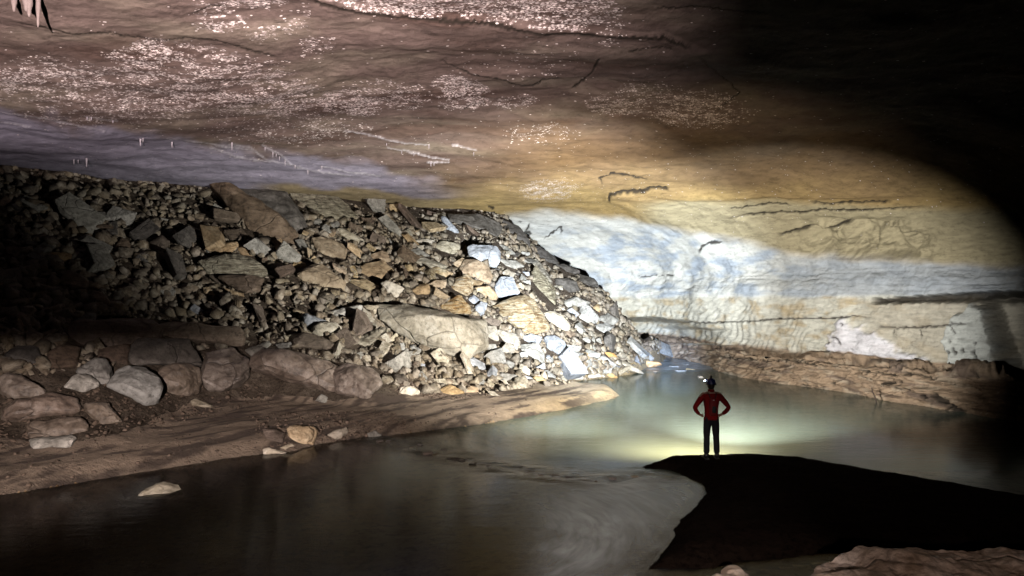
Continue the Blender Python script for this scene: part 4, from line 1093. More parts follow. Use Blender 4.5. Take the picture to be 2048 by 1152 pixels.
 ('F', 'brown', .5, [(738,492),(800,408),(842,430),(878,497)], 'dim brown pointed rock left of a similar broader rock'),
 ('F', 'brown', .5, [(978,452),(1060,398),(1117,440),(1080,502),(1040,532)], 'broader dim brown rock right of the pointed one'),
 ('F', 'brown', .4, [(0,482),(60,468),(182,480),(90,552)], 'brown slab at the left border in the darkness'),
 ('F', 'tan', .5, [(1338,742),(1380,738),(1413,800),(1350,804)], 'tan stone standing below the blocky brown rock'),
 ('F', 'tan', .4, [(1468,742),(1600,780),(1602,802),(1530,784)], 'tan sliver lying right of the standing tan stone'),
 ('F', 'brown', .5, [(828,682),(920,678),(932,712),(880,724)], 'small brown stone in the middle of the dim rockfall'),
 ('F', 'grey', .5, [(178,582),(215,563),(228,597)], 'tiny pale stone left of the dim angular boulder'),
]
protos = []
rr = random.Random(5)
def block_pts(r, fx=1.0, fy=.7, fz=.42):
    P = []
    kx, ky = r.uniform(-.35, .35), r.uniform(-.35, .35)
    for sx in (-1, 1):
        for sy in (-1, 1):
            for sz in (-1, 1):
                if r.random() < .10: continue
                P.append((sx * fx * r.uniform(.6, 1.05) + kx * sz * fz, sy * fy * r.uniform(.45, 1.1) + ky * sz * fz, sz * fz * r.uniform(.6, 1.05)))
    for _ in range(r.randint(0, 2)):
        a = r.uniform(0, 6.28)
        P.append((math.cos(a) * fx * r.uniform(.9, 1.25), math.sin(a) * fy * r.uniform(.9, 1.25), r.uniform(-.4, .5) * fz))
    return P

hero_polys = []
ORD = ['first', 'second', 'third', 'fourth', 'fifth', 'sixth', 'seventh', 'eighth', 'ninth', 'tenth', 'eleventh', 'twelfth', 'thirteenth', 'fourteenth', 'fifteenth', 'sixteenth', 'seventeenth', 'eighteenth', 'nineteenth', 'twentieth', 'twenty-first', 'twenty-second', 'twenty-third', 'twenty-fourth', 'twenty-fifth', 'twenty-sixth']
CUTS = (' lying', ' resting', ' with ', ' in ', ' leaning', ' below', ' beneath', ' above', ' at ', ' on ', ' right ', ' left', ' between', ' next', ' beside', ' under', ' just', ' touching', ' near', ' standing', ' wedged', ' tucked', ' crowning', ' among', ' alone', ' rising', ' over ', ' by ', ' slanting', ' dipping', ' perched', ' against', ' behind', ' out ', ' poking', ',', ' directly', ' reaching', ' like', ' squeezed', ' close', ' forming', ' tilted', ' running', ' half', ' set ')
def short(lab):
    k = min([lab.find(c, 8) for c in CUTS if lab.find(c, 8) > 0] + [len(lab)])
    return lab[:k]
used_labels = {}
rock_objs = []
BASEN = np.array([0.70, -0.55, 0.75]); BASEN = BASEN / np.linalg.norm(BASEN)
def hero_rock(i, crop, kind, thick, poly, label):
    ox, oy, s = CROPS[crop]
    px = [(ox + a / s, oy + b / s) for a, b in poly]
    mu_, mv_ = sum(p[0] for p in px) / len(px), sum(p[1] for p in px) / len(px)
    px = [(mu_ + (p[0] - mu_) * 1.08, mv_ + (p[1] - mv_) * 1.08) for p in px]
    hero_polys.append(px)
    uu = np.array([p[0] for p in px]); vv = np.array([p[1] for p in px])
    # refine the outline
    hit, ok = terrain_hit(np.append(uu, uu.mean()), np.append(vv, vv.mean()), fn=land_or_water)
    dist = np.linalg.norm(hit - C0, axis=1)
    dc = dist[-1]
    size = (max(uu) - min(uu) + max(vv) - min(vv)) * .5 * dc / FPX
    lim = .45 * size
    td = np.clip(dist[:-1] - dc, -lim, lim) * .6 + dc - .10 * size
    d = ray(uu, vv)
    r = random.Random(i * 7 + 1)
    front = C0 + d * (td - .10 * size * thick)[:, None]
    cen = front.mean(0)
    view = (C0 - cen) / np.linalg.norm(C0 - cen)
    nrm = BASEN * .5 + view * .8; nrm /= np.linalg.norm(nrm)
    pts = list(front)
    # raised face: two or three broken facets
    k = .52 + .2 * r.random()
    off = (front[r.randrange(len(front))] - cen) * .25
    for q in front:
        if r.random() < .7:
            pts.append(cen + off + (q - cen) * (k + r.uniform(-.12, .12)) + nrm * size * thick * r.uniform(.20, .40))
    for q in front:
        pts.append(cen + (q - cen) * .93 - view * size * thick * r.uniform(.5, .8) - np.array([0, 0, size * thick * .15]))
    pts = np.array(pts)
    org = cen.copy()
    rough = (.034 if kind == 'wet' else .022) * size + .008
    me = hull_mesh('stone', pts - org, bevel=(.05 * size if kind == 'wet' else min(.05, .045 * size)), cuts=4 if size > .7 else 3, rough=rough, seed=i, freq=2.2 / max(size, .25), strata=(.030 * size if kind in ('yellow', 'ridged') else .010 * size), sdir=(.15, -.25, 1) if kind != 'ridged' else (1, .1, .8))
    me.materials.append(M[kind])
    nm = 'boulder' if size > 1.1 else 'stone'
    if thick <= .42 or label.startswith('very large flat'): nm = 'flat_rock' if size > .6 else 'rock_flake'
    o = bpy.data.objects.new(nm, me); COL.objects.link(o); o.location = org
    tag(o, label, 'boulder' if nm == 'boulder' else 'rock', PILE if crop not in 'DE' else 'boulders along the sand bank')
    rock_objs.append((o, size))
    return o
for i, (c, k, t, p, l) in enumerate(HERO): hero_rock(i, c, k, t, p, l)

# ---- smaller stones, individually placed between the big ones ----
PROTO = {}
for k in range(14):
    r = random.Random(100 + k)
    f = [(1, .75, .42), (1, .6, .20), (1, .8, .6), (1, .45, .22)][k % 4]
    PROTO[k] = hull_mesh('stone', block_pts(r, *f), bevel=.035, cuts=2, rough=.028, seed=k, freq=1.6, strata=.03)
pr_mat = {}
def proto_mesh(k, m):
    if (k, m) not in pr_mat:
        me = PROTO[k].copy(); me.materials.append(M[m]); pr_mat[(k, m)] = me
    return pr_mat[(k, m)]

# zone: outline in the photograph, stone materials, size range in its pixels, how many, label, group
ZONES = [
 ([(690, 400), (870, 425), (1000, 440), (950, 500), (900, 600), (720, 560), (600, 470)], ['brown', 'grey', 'tan'], (9, 18), 26, 'small brownish stone on the upper dim shoulder of the rockfall', 'small stones on the upper shoulder of the rockfall'),
 ([(700, 480), (860, 440), (985, 500), (940, 600), (830, 595), (700, 560)], ['tan', 'cream', 'yellow'], (9, 20), 26, 'small tan stone among the lit golden rocks above the dark gap', 'small tan stones above the dark gap'),
 ([(980, 480), (1060, 520), (1180, 600), (1260, 690), (1180, 700), (1060, 640), (1000, 600)], ['grey', 'cream', 'bluegrey', 'dark'], (9, 18), 26, 'small grey stone on the steep right flank of the rockfall', 'small stones on the right flank of the rockfall'),
 ([(850, 690), (1000, 660), (1150, 700), (1270, 700), (1250, 740), (1120, 765), (980, 780), (900, 760)], ['white', 'cream', 'bluegrey'], (8, 19), 46, 'small white stone in the bright scree above the sand spit', 'small white stones in the bright scree'),
 ([(600, 640), (750, 630), (880, 700), (900, 770), (780, 740), (650, 700)], ['brown', 'grey', 'cream'], (8, 18), 26, 'small stone in the dim scree behind the wet boulder', 'small stones in the dim scree'),
 ([(1130, 740), (1270, 710), (1330, 700), (1300, 735), (1200, 752)], ['grey', 'white', 'bluegrey'], (7, 14), 16, 'small stone at the edge of the rapids', 'small stones at the edge of the rapids'),
 ([(430, 400), (620, 460), (720, 560), (560, 560), (400, 540)], ['brown', 'tan', 'grey'], (9, 18), 22, 'small tan brown stone below the huge leaning slab', 'small stones below the huge leaning slab'),
 ([(0, 380), (300, 400), (430, 540), (560, 640), (300, 640), (0, 600)], ['brown', 'dark', 'grey'], (9, 20), 28, 'small dim stone in the dark left of the rockfall', 'small stones in the dark left of the rockfall'),
]
OCC = np.zeros((1152, 2048), bool)
for p in hero_polys:
    a0, a1 = int(max(0, min(q[0] for q in p))), int(max(q[0] for q in p)) + 1; b0, b1 = int(min(q[1] for q in p)), int(max(q[1] for q in p)) + 1
    uu_, vv_ = np.meshgrid(np.arange(a0, a1), np.arange(b0, b1))
    OCC[b0:b1, a0:a1] |= in_poly(uu_ + .5, vv_ + .5, p)
HEROCC = OCC.copy()
zr = random.Random(77)
HERO_C = [(sum(q[0] for q in p) / len(p), sum(q[1] for q in p) / len(p)) for p in hero_polys]
HERO_S = [short(h[4]) for h in HERO]
yy_, xx_ = np.mgrid[0:1152, 0:2048]
for poly, mats, (s0, s1), cnt, label, grp in ZONES:
    us = [p[0] for p in poly]; vs = [p[1] for p in poly]
    cand = []
    sizes = list(np.geomspace(s1 * 3.3, s0 * 1.2, cnt))
    for sz in sizes:
        for _ in range(60):
            u, v = zr.uniform(min(us), max(us)), zr.uniform(min(vs), max(vs))
            if not in_poly(np.array(u), np.array(v), poly): continue
            a, b = sz * .5, sz * .34
            x0, x1, y0, y1 = int(max(0, u - a)), int(u + a) + 1, int(v - b), int(v + b) + 1
            blk_ = OCC[y0:y1, x0:x1]
            e_ = ((xx_[y0:y1, x0:x1] - u) / a) ** 2 + ((yy_[y0:y1, x0:x1] - v) / b) ** 2 < 1
            if (blk_ & e_).sum() > .12 * e_.sum(): continue
            blk_ |= e_
            cand.append((u, v, sz * .5)); break
    H, ok = terrain_hit([c[0] for c in cand], [c[1] for c in cand], fn=land_or_water)
    for (u, v, r_), h, g in zip(cand, H, ok):
        if not g: continue
        sc = r_ * np.linalg.norm(h - C0) / FPX * 1.12
        o = bpy.data.objects.new('stone', proto_mesh(zr.randrange(14), zr.choice(mats))); COL.objects.link(o)
        o.location = h + BASEN * sc * .30
        o.scale = (sc, sc, sc * zr.uniform(.8, 1.25))
        q = Vector(BASEN).to_track_quat('Z', 'X').to_matrix().to_4x4() @ Matrix.Rotation(zr.uniform(0, 6.28), 4, 'Z') @ Matrix.Rotation(zr.uniform(-.7, .7), 4, 'X')
        o.rotation_euler = q.to_euler()
        # say which big neighbour it lies by
        best = min(range(len(HERO_C)), key=lambda q: (HERO_C[q][0] - u) ** 2 + (HERO_C[q][1] - v) ** 2)
        du, dv = u - HERO_C[best][0], v - HERO_C[best][1]
        side = ('right of' if du > 0 else 'left of') if abs(du) > abs(dv) else ('below' if dv > 0 else 'above')
        mn = o.data.materials[0].name.split('_')[0].replace('blue', 'bluish').replace('muddy', 'brown').replace('layered', 'yellow').replace('cream', 'cream')
        lab = ('large' if r_ * 2 > 30 else 'middling' if r_ * 2 > 20 else 'small' if r_ * 2 > 13 else 'tiny') + ' ' + mn + ' stone ' + side + ' the ' + HERO_S[best]
        lab = ' '.join(lab.split()[:16])
        tag(o, lab, 'rock', grp)

# ---- cobbles of the riffle and of the rapids, each its own ----
cob = [(760, 881, 10), (776, 882, 13), (826, 896, 9), (856, 906, 14), (872, 909, 9), (905, 918, 16), (922, 920, 11), (840, 889, 7), (945, 927, 10), (975, 932, 9), (1035, 931, 14), (1060, 944, 12), (1080, 950, 10),
       (1110, 949, 13), (1138, 954, 10), (1172, 955, 15), (1190, 962, 9), (1225, 957, 9), (1000, 926, 8), (1270, 952, 10), (1150, 945, 8), (888, 899, 8)]
for ci, (u, v, s_) in enumerate(sorted(cob)):
    p = at_z(u, v, 0.0); sc = s_ * np.linalg.norm(p - C0) / FPX * .62
    o = bpy.data.objects.new('cobble', proto_mesh(zr.choice([0, 2, 4, 8]), zr.choice(['wet', 'brown', 'wet', 'tan']))); COL.objects.link(o)
    o.location = (p[0], p[1], -.25 * sc + .01); o.scale = (sc * 1.3, sc, sc * .6); o.rotation_euler = (0, 0, zr.uniform(0, 6))
    tag(o, '%s wet cobble from the left in the line of the shallow riffle' % ORD[ci], 'rock', 'cobbles along the riffle')
for ci, (u, v, s_) in enumerate(sorted([(1302, 728, 16), (1322, 716, 12), (1345, 733, 18), (1362, 741, 14), (1290, 716, 12), (1382, 738, 12), (1400, 752, 12), (1335, 706, 10), (1312, 742, 10), (1356, 722, 10), (1275, 700, 12), (1370, 730, 9)])):
    p = at_z(u, v, 0.05); sc = s_ * np.linalg.norm(p - C0) / FPX * .6
    o = bpy.data.objects.new('cobble', proto_mesh(zr.choice([0, 2, 4, 8]), zr.choice(['tan', 'grey', 'brown']))); COL.objects.link(o)
    o.location = (p[0], p[1], .02 + .12 * smooth(34, 45, p[1])); o.scale = (sc * 1.3, sc, sc * .6); o.rotation_euler = (0, 0, zr.uniform(0, 6))
    tag(o, '%s low stone from the left in the rapids at the far end' % ORD[ci], 'rock', 'stones in the far rapids')

# ---- foreground rocks at lower right ----
def near_rock(poly, z, thick, kind, label, i, zb=-.2):
    uu = np.array([p[0] for p in poly], float); vv = np.array([p[1] for p in poly], float)
    top = at_z(uu, vv, z)
    cen = top.mean(0); size = np.ptp(top[:, 0])
    r = random.Random(i)
    pts = list(top)
    for q in top: pts.append(cen + (q - cen) * r.uniform(.45, .7) + np.array([0, 0, thick * r.uniform(.0, .12)]))
    for q in top: pts.append(np.array([cen[0] + (q[0] - cen[0]) * 1.08, cen[1] + (q[1] - cen[1]) * 1.05, zb]))
    me = hull_mesh('boulder', np.array(pts) - cen, bevel=.05, cuts=6, rough=.09, seed=i, freq=1.5, strata=.06, sdir=(.2, .5, 1))
    me.materials.append(M[kind])
    o = bpy.data.objects.new('boulder', me); COL.objects.link(o); o.location = cen
    return tag(o, label, 'boulder', 'boulders in the foreground')
near_rock([(1428, 1146), (1448, 1132), (1478, 1133), (1492, 1146), (1500, 1185), (1460, 1200), (1425, 1180)], .22, .3, 'nearrock', 'small pinkish rock tip at the bottom edge, left of the broad corner boulder', 9)
near_rock([(1610, 1138), (1640, 1108), (1700, 1102), (1830, 1093), (1960, 1092), (2048, 1102), (2160, 1120), (2200, 1250), (1900, 1290), (1650, 1240), (1600, 1170)], .62, .5, 'nearrock', 'broad pinkish boulder filling the lower right corner', 3)
# ================================================================== THE CAVER
def skin_mesh(name, chains, mat, parent, sub=2, root=0):
    """chains: list of [(x,y,z,r),...]; points closer than 1 mm are shared"""
    verts, rad, edges = [], [], []
    def idx(p):
        for i, q in enumerate(verts):
            if (Vector(q) - Vector(p[:3])).length < 1e-3: return i
        verts.append(p[:3]); rad.append(p[3]); return len(verts) - 1
    for ch in chains:
        ii = [idx(p) for p in ch]
        for a, b in zip(ii[:-1], ii[1:]): edges.append((a, b))
    me = bpy.data.meshes.new(name); me.from_pydata(verts, edges, []); me.update()
    o = bpy.data.objects.new(name, me); COL.objects.link(o)
    sk = o.modifiers.new('skin', 'SKIN'); sk.use_smooth_shade = True
    for i, r in enumerate(rad):
        sv = me.skin_vertices[0].data[i]
        sv.radius = (r if isinstance(r, tuple) else (r, r)); sv.use_root = (i == root)
    if sub:
        ss = o.modifiers.new('sub', 'SUBSURF'); ss.levels = sub; ss.render_levels = sub
    dg = bpy.context.evaluated_depsgraph_get()
    m2 = bpy.data.meshes.new_from_object(o.evaluated_get(dg))
    m2.name = name
    bpy.data.objects.remove(o); 
    for p in m2.polygons: p.use_smooth = True
    m2.materials.clear(); m2.materials.append(mat)
    o = bpy.data.objects.new(name, m2); COL.objects.link(o)
    if parent: o.parent = parent
    return o

def lathe(name, prof, mat, parent, seg=28, sx=1, sy=1, loc=(0, 0, 0), rot=None):
    V, F = [], []
    for r, z in prof:
        for k in range(seg):
            a = 2 * math.pi * k / seg
            V.append(Vector((r * math.cos(a) * sx, r * math.sin(a) * sy, z)))
    if rot: V = [Matrix.Rotation(rot[1], 3, rot[0]) @ v for v in V]
    V = [v + Vector(loc) for v in V]
    for j in range(len(prof) - 1):
        for k in range(seg):
            F.append((j * seg + k, j * seg + (k + 1) % seg, (j + 1) * seg + (k + 1) % seg, (j + 1) * seg + k))
    F.append(tuple(range(seg))[::-1]); F.append(tuple((len(prof) - 1) * seg + k for k in range(seg)))
    return mesh_obj(name, V, F, mat, parent, True)

M['skin'] = mat_plain('skin', (.42, .24, .17), .55)
M['jacket'] = mat_plain('red_fleece', (.20, .005, .005), .85, .2)
M['trousers'] = mat_plain('black_trousers', (.007, .007, .009), .8, .3)
M['boots'] = mat_plain('rubber_boots', (.012, .012, .012), .5, .4)
M['helmet'] = mat_plain('blue_helmet', (.010, .022, .13), .35, .5)
M['pack'] = mat_plain('dark_red_pack', (.16, .008, .008), .7, .3)
M['strap'] = mat_plain('black_webbing', (.02, .02, .02), .7, .3)
M['lens'] = mat_plain('lamp_lens', (.9, .95, 1.0), .2, .5, 0, 5, ((.75, .88, 1.0), 60))
M['hair'] = mat_plain('dark_hair', (.03, .02, .015), .7)

pers = bpy.data.objects.new('person', None); COL.objects.link(pers)
gzp = float(ground_z(np.array([PX]), np.array([PY]))[0])
pers.location = (0, 0, 0)
# local frame: x right, y ahead (away from the camera), z up
HIPL, HIPR = (-.095, 0, .93), (.095, 0, .93)
def arm(s):
    # hands on the hips, elbows out
    return [(s * .185, .0, 1.455, .062), (s * .285, -.03, 1.30, .052), (s * .385, -.05, 1.165, .045), (s * .33, .0, 1.06, .038), (s * .245, .055, .985, .028)]
def fingers(s):
    w = (s * .245, .055, .985)
    out = []
    palm = (s * .195, .085, .965, .026)
    for k, (dx, dz, ln) in enumerate([(0, .022, .068), (0, .006, .075), (0, -.010, .070), (0, -.025, .055)]):
        b = (s * .195, .085 + .004 * k, .965 + dz, .0095)
        m = (s * (.165), .115 + .2 * (ln - .05), .962 + dz * 1.1, .009)
        t = (s * (.135), .122 + .3 * (ln - .05), .957 + dz * 1.1, .0078)
        out.append([palm, b, m, t])
    out.append([(w[0], w[1], w[2], .028), (s * .215, .045, .955, .012), (s * .185, .012, .945, .011), (s * .165, -.012, .94, .009)])
    return out
body_ch = [[(0, 0, .95, (.120, .085)), (0, 0, 1.10, (.115, .08)), (0, 0, 1.28, (.15, .10)), (0, 0, 1.42, (.15, .095)), (0, .0, 1.50, .06), (0, .01, 1.555, .052), (0, .015, 1.62, (.07, .085)), (0, .02, 1.69, (.076, .095)), (0, .015, 1.755, (.055, .07))]]
for s in (-1, 1):
    body_ch.append([(0, 0, .95, (.120, .085)), (s * .085, 0, .88, .075), (s * .10, .005, .68, .075), (s * .105, .01, .48, .055), (s * .11, -.02, .30, .052), (s * .115, -.01, .09, .036)])
    body_ch.append([(0, 0, 1.42, (.15, .095))] + arm(s) + [(s * .195, .085, .965, .026)])
    body_ch += fingers(s)
body = skin_mesh('body', body_ch, M['skin'], pers, 2)
# face details on the far side
lathe('nose', [(.001, -.02), (.012, -.012), (.010, .008), (.004, .022)], M['skin'], body, 10, 1, 1.5, (0, .115, 1.645))
for s in (-1, 1):
    lathe('ear', [(.004, -.026), (.014, -.012), (.015, .010), (.006, .028)], M['skin'], body, 10, .6, 1.2, (s * .078, .01, 1.655))
    lathe('eye', [(.002, -.008), (.011, -.003), (.011, .003), (.002, .008)], M['strap'], body, 10, 1, .7, (s * .03, .104, 1.668))
lathe('mouth', [(.004, -.004), (.022, -.001), (.022, .001), (.004, .004)], mat_plain('lips', (.30, .10, .09), .5), body, 12, 1, .5, (0, .102, 1.60))
hair = lathe('hair', [(.066, -.09), (.082, -.05), (.086, 0), (.078, .05)], M['hair'], pers, 20, .93, 1.08, (0, .005, 1.665))
# clothes
jk = [[(0, 0, .875, (.170, .125)), (0, 0, .965, (.170, .122)), (0, 0, 1.08, (.164, .118)), (0, 0, 1.24, (.176, .124)), (0, 0, 1.38, (.178, .118)), (0, 0, 1.455, (.13, .09)), (0, .005, 1.53, (.062, .066))]]
for s in (-1, 1):
    jk.append([(0, 0, 1.38, (.178, .118)), (s * .185, .0, 1.415, .078), (s * .290, -.03, 1.29, .066), (s * .385, -.05, 1.165, .058), (s * .330, .0, 1.065, .050), (s * .262, .045, 1.0, .040)])
jacket = skin_mesh('jacket', jk, M['jacket'], pers, 2)
lathe('collar', [(.060, 0), (.072, .0), (.070, .055), (.060, .06)], M['jacket'], jacket, 24, 1, 1.1, (0, .005, 1.505))
lathe('hem', [(.150, 0), (.158, .0), (.156, .05), (.146, .052)], M['jacket'], jacket, 32, 1.08, .74, (0, 0, .885))
tr = [[(0, 0, 1.03, (.150, .108)), (0, 0, .90, (.150, .105))]]
for s in (-1, 1):
    tr.append([(0, 0, .90, (.150, .105)), (s * .092, 0, .83, .098), (s * .100, .005, .66, .088), (s * .106 + .004, .012, .48, .072), (s * .112, -.012, .28, .072), (s * .116, -.008, .11, .070)])
trs = skin_mesh('trousers', tr, M['trousers'], pers, 2)
for s in (-1, 1):
    b = skin_mesh('boot', [[(s * .116, -.02, .15, .055), (s * .118, -.025, .07, .05), (s * .125, .05, .042, (.048, .036)), (s * .137, .15, .036, (.044, .030)), (s * .142, .20, .034, (.035, .024))], [(s * .118, -.025, .07, .05), (s * .117, -.06, .04, (.04, .034))]], M['boots'], pers, 2)
    V = []; F = []
    outl = [(-.045, -.09), (.045, -.09), (.05, 0), (.052, .12), (.035, .22), (-.03, .22), (-.048, .12), (-.04, 0)]
    for z in (0, .022):
        for a, c_ in outl: V.append((s * (.118 + .0) + a + s * .09 * max(0, c_), c_, z))
    n_ = len(outl)
    F = [tuple(range(n_))[::-1], tuple(range(n_, 2 * n_))] + [(k, (k + 1) % n_, n_ + (k + 1) % n_, n_ + k) for k in range(n_)]
    mesh_obj('sole', V, F, M['strap'], b)
helm = lathe('helmet', [(.118, 0), (.121, .008), (.117, .03), (.112, .07), (.098, .105), (.072, .130), (.035, .144), (.004, .147)], M['helmet'], pers, 32, .93, 1.10, (0, .015, 1.675))
lathe('helmet_rim', [(.116, -.008), (.126, -.006), (.127, .010), (.118, .014)], M['strap'], helm, 32, .93, 1.12, (0, .015, 1.675))
lathe('battery_pack', [(.022, 0), (.026, .004), (.026, .045), (.020, .052)], M['strap'], helm, 16, 1.1, .8, (0, .01, 1.812))
hl = lathe('headlamp', [(.030, 0), (.034, .01), (.034, .045), (.028, .055)], M['strap'], helm, 20, 1, 1, (-.035, .125, 1.755), ('X', -R(90)))
lathe('lens', [(.026, .0), (.028, .004), (.022, .012), (.004, .016)], M['lens'], hl, 20, 1, 1, (-.035, .180, 1.755), ('X', -R(90)))
# side lamp clipped to the left of the helmet, its glow is what the camera catches
sl = lathe('side_lamp', [(.018, 0), (.026, .01), (.028, .05), (.022, .06)], M['strap'], helm, 18, 1, 1, (-.112, .03, 1.735), ('X', -R(90)))
lathe('lens', [(.004, -.026), (.016, -.020), (.022, -.008), (.024, .008), (.016, .020), (.004, .026)], M['lens'], sl, 18, .7, 1, (-.122, .055, 1.742))
# slim pack on the back
V, F = [], []
prof = [(.0, .99, .060, .030), (.0, 1.03, .085, .060), (0, 1.15, .092, .085), (0, 1.27, .088, .080), (0, 1.36, .070, .055), (0, 1.40, .040, .03)]
n_ = 16
for (x_, z_, w_, dpt) in prof:
    for k in range(n_):
        a = 2 * math.pi * k / n_
        cx_ = math.copysign(abs(math.cos(a)) ** .6, math.cos(a)); sy_ = math.copysign(abs(math.sin(a)) ** .6, math.sin(a))
        V.append((w_ * cx_, -.125 + dpt * sy_ * .55 - .02, z_))
for j in range(len(prof) - 1):
    for k in range(n_): F.append((j * n_ + k, j * n_ + (k + 1) % n_, (j + 1) * n_ + (k + 1) % n_, (j + 1) * n_ + k))
F.append(tuple(range(n_))[::-1]); F.append(tuple((len(prof) - 1) * n_ + k for k in range(n_)))
pack = mesh_obj('backpack', V, F, M['pack'], pers, True)
for s in (-1, 1):
    skin_mesh('shoulder_strap', [[(s * .055, -.135, 1.38, .010), (s * .085, -.10, 1.47, .012), (s * .10, .0, 1.505, .012), (s * .11, .09, 1.44, .012), (s * .11, .13, 1.30, .011)]], M['strap'], pack, 1)
lathe('pack_pocket', [(.02, 0), (.045, .01), (.05, .08), (.04, .14), (.02, .15)], M['strap'], pack, 16, 1, .45, (.012, -.188, 1.06))
lathe('reflector', [(.006, -.012), (.016, -.006), (.016, .006), (.006, .012)], mat_plain('grey_buckle', (.75, .6, .6), .25, .8), pack, 12, 1, .6, (.004, -.185, 1.345))
pers.location = (PX, PY, gzp - .005)
tag(pers, 'caver in red jacket and blue helmet standing hands on hips on the dark bar', 'person')

# stick leaning in the water by the right hand shelf
sp = at_z(1748, 803, 0)
st = skin_mesh('stick', [[(0, 0, -.2, .03), (-.08, 0, .15, .028), (-.16, .02, .38, .022), (-.23, .0, .55, .016)], [(-.16, .02, .38, .022), (-.27, .05, .42, .012)]], mat_plain('waterlogged_wood', (.06, .04, .03), .8), None, 1)
st.location = (float(sp[0]), float(sp[1]) - .25, 0)
tag(st, 'dark crooked stick poking out of the water in front of the brown rock shelf', 'stick')

# ================================================================== STALACTITES
M['straw'] = mat_plain('white_calcite_drip', (.34, .31, .34), .5, .5, .3, 20)
sr_ = random.Random(4)
STRAWS = [(147, 318, 9), (156, 320, 7), (174, 316, 15), (280, 277, 12), (286, 276, 8), (343, 285, 10), (463, 288, 14), (531, 297, 8), (545, 305, 10), (552, 308, 7), (571, 318, 9), (616, 340, 8), (643, 330, 7),
          (175, 229, 6), (182, 230, 5), (862, 322, 10), (868, 323, 7), (873, 323, 6), (804, 303, 6), (828, 306, 6), (857, 291, 9), (947, 302, 8), (774, 288, 5), (227, 236, 4), (560, 311, 8), (590, 327, 7)]
for si, (u, v, L_) in enumerate(sorted(STRAWS)):
    p = shell_hit(u, v)
    dist = np.linalg.norm(p - C0); h = L_ * dist / FPX; r_ = max(.014, h * sr_.uniform(.08, .16))
    o = lathe('stalactite', [(r_ * 1.6, .10), (r_, 0.0), (r_ * .6, -h * .5), (r_ * .35, -h * .9), (r_ * .1, -h)], M['straw'], None, 10)
    o.location = p
    big = L_ > 13
    tag(o, None, 'stalactite', 'stalactites hanging from the calcite seams')
    o['label'] = ('thickest white stalactite, at the dark lower edge of the roof, ' if (u, v) == (174, 316) else 'small white straw on the roof, ') + ORD[si] + ' from the left'
# calcite icicles at the upper left corner
M['oldcalcite'] = mat_plain('dull_calcite', (.17, .135, .125), .7, .3, .45, 9)
for ci, (u, v, L_, w_) in enumerate([(28, -12, 26, 12), (52, -14, 28, 16), (60, -12, 36, 14), (76, -10, 52, 10)]):
    p = shell_hit(u, v); dist = np.linalg.norm(p - C0)
    d_ = ray(u, v + L_); 
    h = L_ * dist / FPX; r_ = w_ * .35 * dist / FPX
    o = lathe('stalactite', [(r_ * 1.5, .15), (r_ * 1.25, 0), (r_ * .9, -h * .25), (r_ * 1.0, -h * .45), (r_ * .6, -h * .7), (r_ * .5, -h * .9), (r_ * .2, -h)], M['oldcalcite'], None, 14)
    o.location = p
    tag(o, '%s stubby stalactite from the left in the upper left corner cluster' % ORD[ci], 'stalactite', 'stalactite cluster in the upper left corner')
# ================================================================== LOOSE RUBBLE (too many to count)
def scatter(name, zones, mat, seed, label, cat, up=BASEN):
    r = np.random.RandomState(seed)
    us, vs, ss = [], [], []
    for poly, cnt, (s0, s1) in zones:
        a = np.array(poly, float); n = 0
        while n < cnt:
            u = r.uniform(a[:, 0].min(), a[:, 0].max(), cnt * 2); v = r.uniform(a[:, 1].min(), a[:, 1].max(), cnt * 2)
            m = in_poly(u, v, poly); u, v = u[m][:cnt - n], v[m][:cnt - n]
            us.append(u); vs.append(v); ss.append(s0 + (s1 - s0) * r.power(.37, len(u))); n += len(u)
    u = np.concatenate(us); v = np.concatenate(vs); s = np.concatenate(ss)
    free = ~HEROCC[np.clip(v, 0, 1151).astype(int), np.clip(u, 0, 2047).astype(int)]
    u, v, s = u[free], v[free], s[free]
    H, ok = terrain_hit(u, v)
    ok &= H[:, 2] > -.05
    H, s = H[ok], s[ok]
    VV, FF, off = [], [], 0
    tris = []
    for k in range(10):
        rr_ = random.Random(900 + k)
        f = [(1, .75, .55), (1, .6, .3), (1, .85, .7), (1, .4, .25)][k % 4]
        me = hull_mesh('tmp', block_pts(rr_, *f), bevel=.06 if k % 2 else 0, cuts=0)
        tris.append((np.array([x.co[:] for x in me.vertices]), np.array([list(p.vertices) for p in me.polygons])))
        bpy.data.meshes.remove(me)
    for i in range(len(H)):
        P, T = tris[r.randint(10)]
        a, b, c = r.uniform(0, 6.28), r.normal(0, .45), r.normal(0, .45)
        Rz = np.array([[math.cos(a), -math.sin(a), 0], [math.sin(a), math.cos(a), 0], [0, 0, 1]])
        Rx = np.array([[1, 0, 0], [0, math.cos(b), -math.sin(b)], [0, math.sin(b), math.cos(b)]])
        Ry = np.array([[math.cos(c), 0, math.sin(c)], [0, 1, 0], [-math.sin(c), 0, math.cos(c)]])
        Q = np.array(Vector(up).to_track_quat('Z', 'X').to_matrix()) @ Ry @ Rx @ Rz
        VV.append((P * s[i]) @ Q.T + H[i] + np.array(up) * s[i] * .15); FF.append(T + off); off += len(P)
    VV = np.concatenate(VV); FF = np.concatenate(FF)
    me = bpy.data.meshes.new(name)
    me.vertices.add(len(VV)); me.vertices.foreach_set('co', VV.ravel())
    me.loops.add(FF.size); me.loops.foreach_set('vertex_index', FF.ravel().astype(np.int32))
    me.polygons.add(len(FF)); me.polygons.foreach_set('loop_start', (np.arange(len(FF)) * 3).astype(np.int32))
    me.update(calc_edges=True); me.materials.append(mat)
    o = bpy.data.objects.new(name, me); COL.objects.link(o)
    return tag(o, label, cat, kind='stuff')

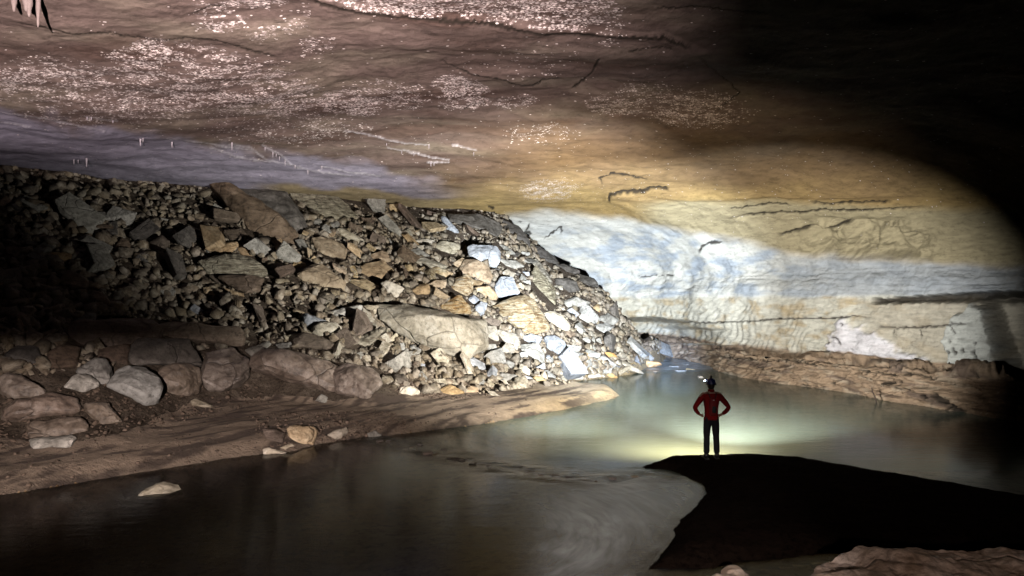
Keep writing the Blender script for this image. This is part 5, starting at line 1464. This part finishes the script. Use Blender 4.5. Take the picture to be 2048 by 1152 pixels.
TALPOLY = [(-60, 320), (350, 340), (700, 380), (1010, 424), (1075, 480), (1215, 562), (1312, 645), (1350, 700), (1270, 742), (1130, 768), (1000, 782), (930, 790), (800, 780), (700, 760), (500, 690), (380, 700), (200, 740), (-60, 760)]
BRIGHT = [(600, 420), (1000, 440), (1200, 580), (1290, 660), (1300, 720), (1260, 745), (1130, 768), (1000, 783), (930, 790), (850, 770), (760, 740), (640, 660), (600, 560)]
scatter('rubble', [(TALPOLY, 7500, (.05, .27)), ([(880, 425), (1010, 428), (1080, 480), (1215, 562), (1315, 648), (1345, 700), (1290, 700), (1180, 600), (1040, 510), (960, 450), (880, 440)], 1800, (.05, .30)), (BRIGHT, 6500, (.045, .24))], M['rubble'], 3, 'broken limestone rubble covering the whole rockfall between the larger stones', 'rubble')
GRAV = [(850, 745), (900, 740), (960, 770), (975, 790), (900, 800), (800, 790), (770, 770)]
scatter('gravel', [(GRAV, 1500, (.015, .05)), ([(500, 830), (760, 820), (860, 850), (700, 880), (540, 900)], 500, (.02, .07)), ([(0, 780), (480, 760), (560, 800), (400, 840), (0, 900)], 700, (.02, .08)), ([(0, 900), (500, 830), (900, 810), (1150, 790), (1000, 835), (600, 900), (0, 985)], 420, (.012, .05))], M['brown'], 8,
        'dark gravel strewn over the upper sand bank', 'gravel', up=(0, 0, 1))

# ------------------------------------------------------------------ unseen plates added to block part of the roof and bank flashes
hd = bpy.data.objects.new('flash_lamp', None); COL.objects.link(hd)
def arc_plate(name, a0, a1, rad, zfun, parent):
    V, F, n_ = [], [], 40
    for k in range(n_ + 1):
        az = a0 + (a1 - a0) * k / n_
        z0, z1 = zfun(az)
        for rd_, z_ in ((rad, z1), (rad + .02, z1), (rad + .02, z0), (rad, z0)): V.append((rd_ * math.sin(R(az)), rd_ * math.cos(R(az)), z_))
    for k in range(n_):
        a = 4 * k
        for q in range(4): F.append((a + q, a + (q + 1) % 4, a + 4 + (q + 1) % 4, a + 4 + q))
    return mesh_obj(name, V, F, M['strap'], parent)
arc_plate('hood', -115, 80, 1.2, lambda az: (-1.6, 1.2 * float(np.interp(az, [-34, -13, 0, 14, 22, 30, 40], [.160, .140, .118, .10, .22, .6, 2.4]))), hd)  # unseen arc plate added to cut the roof flash off the rockfall
lathe('reflector', [(.02, 0), (.05, .01), (.10, .12), (.11, .12), (.06, -.02), (.02, -.02)], M['strap'], hd, 24, 1, 1, (0, -.14, -.05), ('X', -R(80)))
hd.location = FLASH
tag(hd, 'unseen roof flash with an added plate that keeps its light off the rockfall', 'lamp')
hb = bpy.data.objects.new('flash_lamp', None); COL.objects.link(hb)
arc_plate('hood', -85, 30, 1.2, lambda az: (1.2 * float(np.interp(az, [-38, -15, 0], [-.045, -.05, -.075])), .42), hb)  # unseen arc plate added to stop bank light reaching the upper rockfall
lathe('reflector', [(.02, 0), (.05, .01), (.10, .12), (.11, .12), (.06, -.02), (.02, -.02)], M['strap'], hb, 24, 1, 1, (0, -.14, -.05), ('X', -R(95)))
hb.location = BANK_FLASH
tag(hb, 'unseen bank flash with an added plate that keeps its light off the upper rockfall', 'lamp')
for o in COL.objects:
    if o.parent is None and o.type in ('MESH', 'EMPTY') and 'kind' not in o: o['kind'] = 'thing'
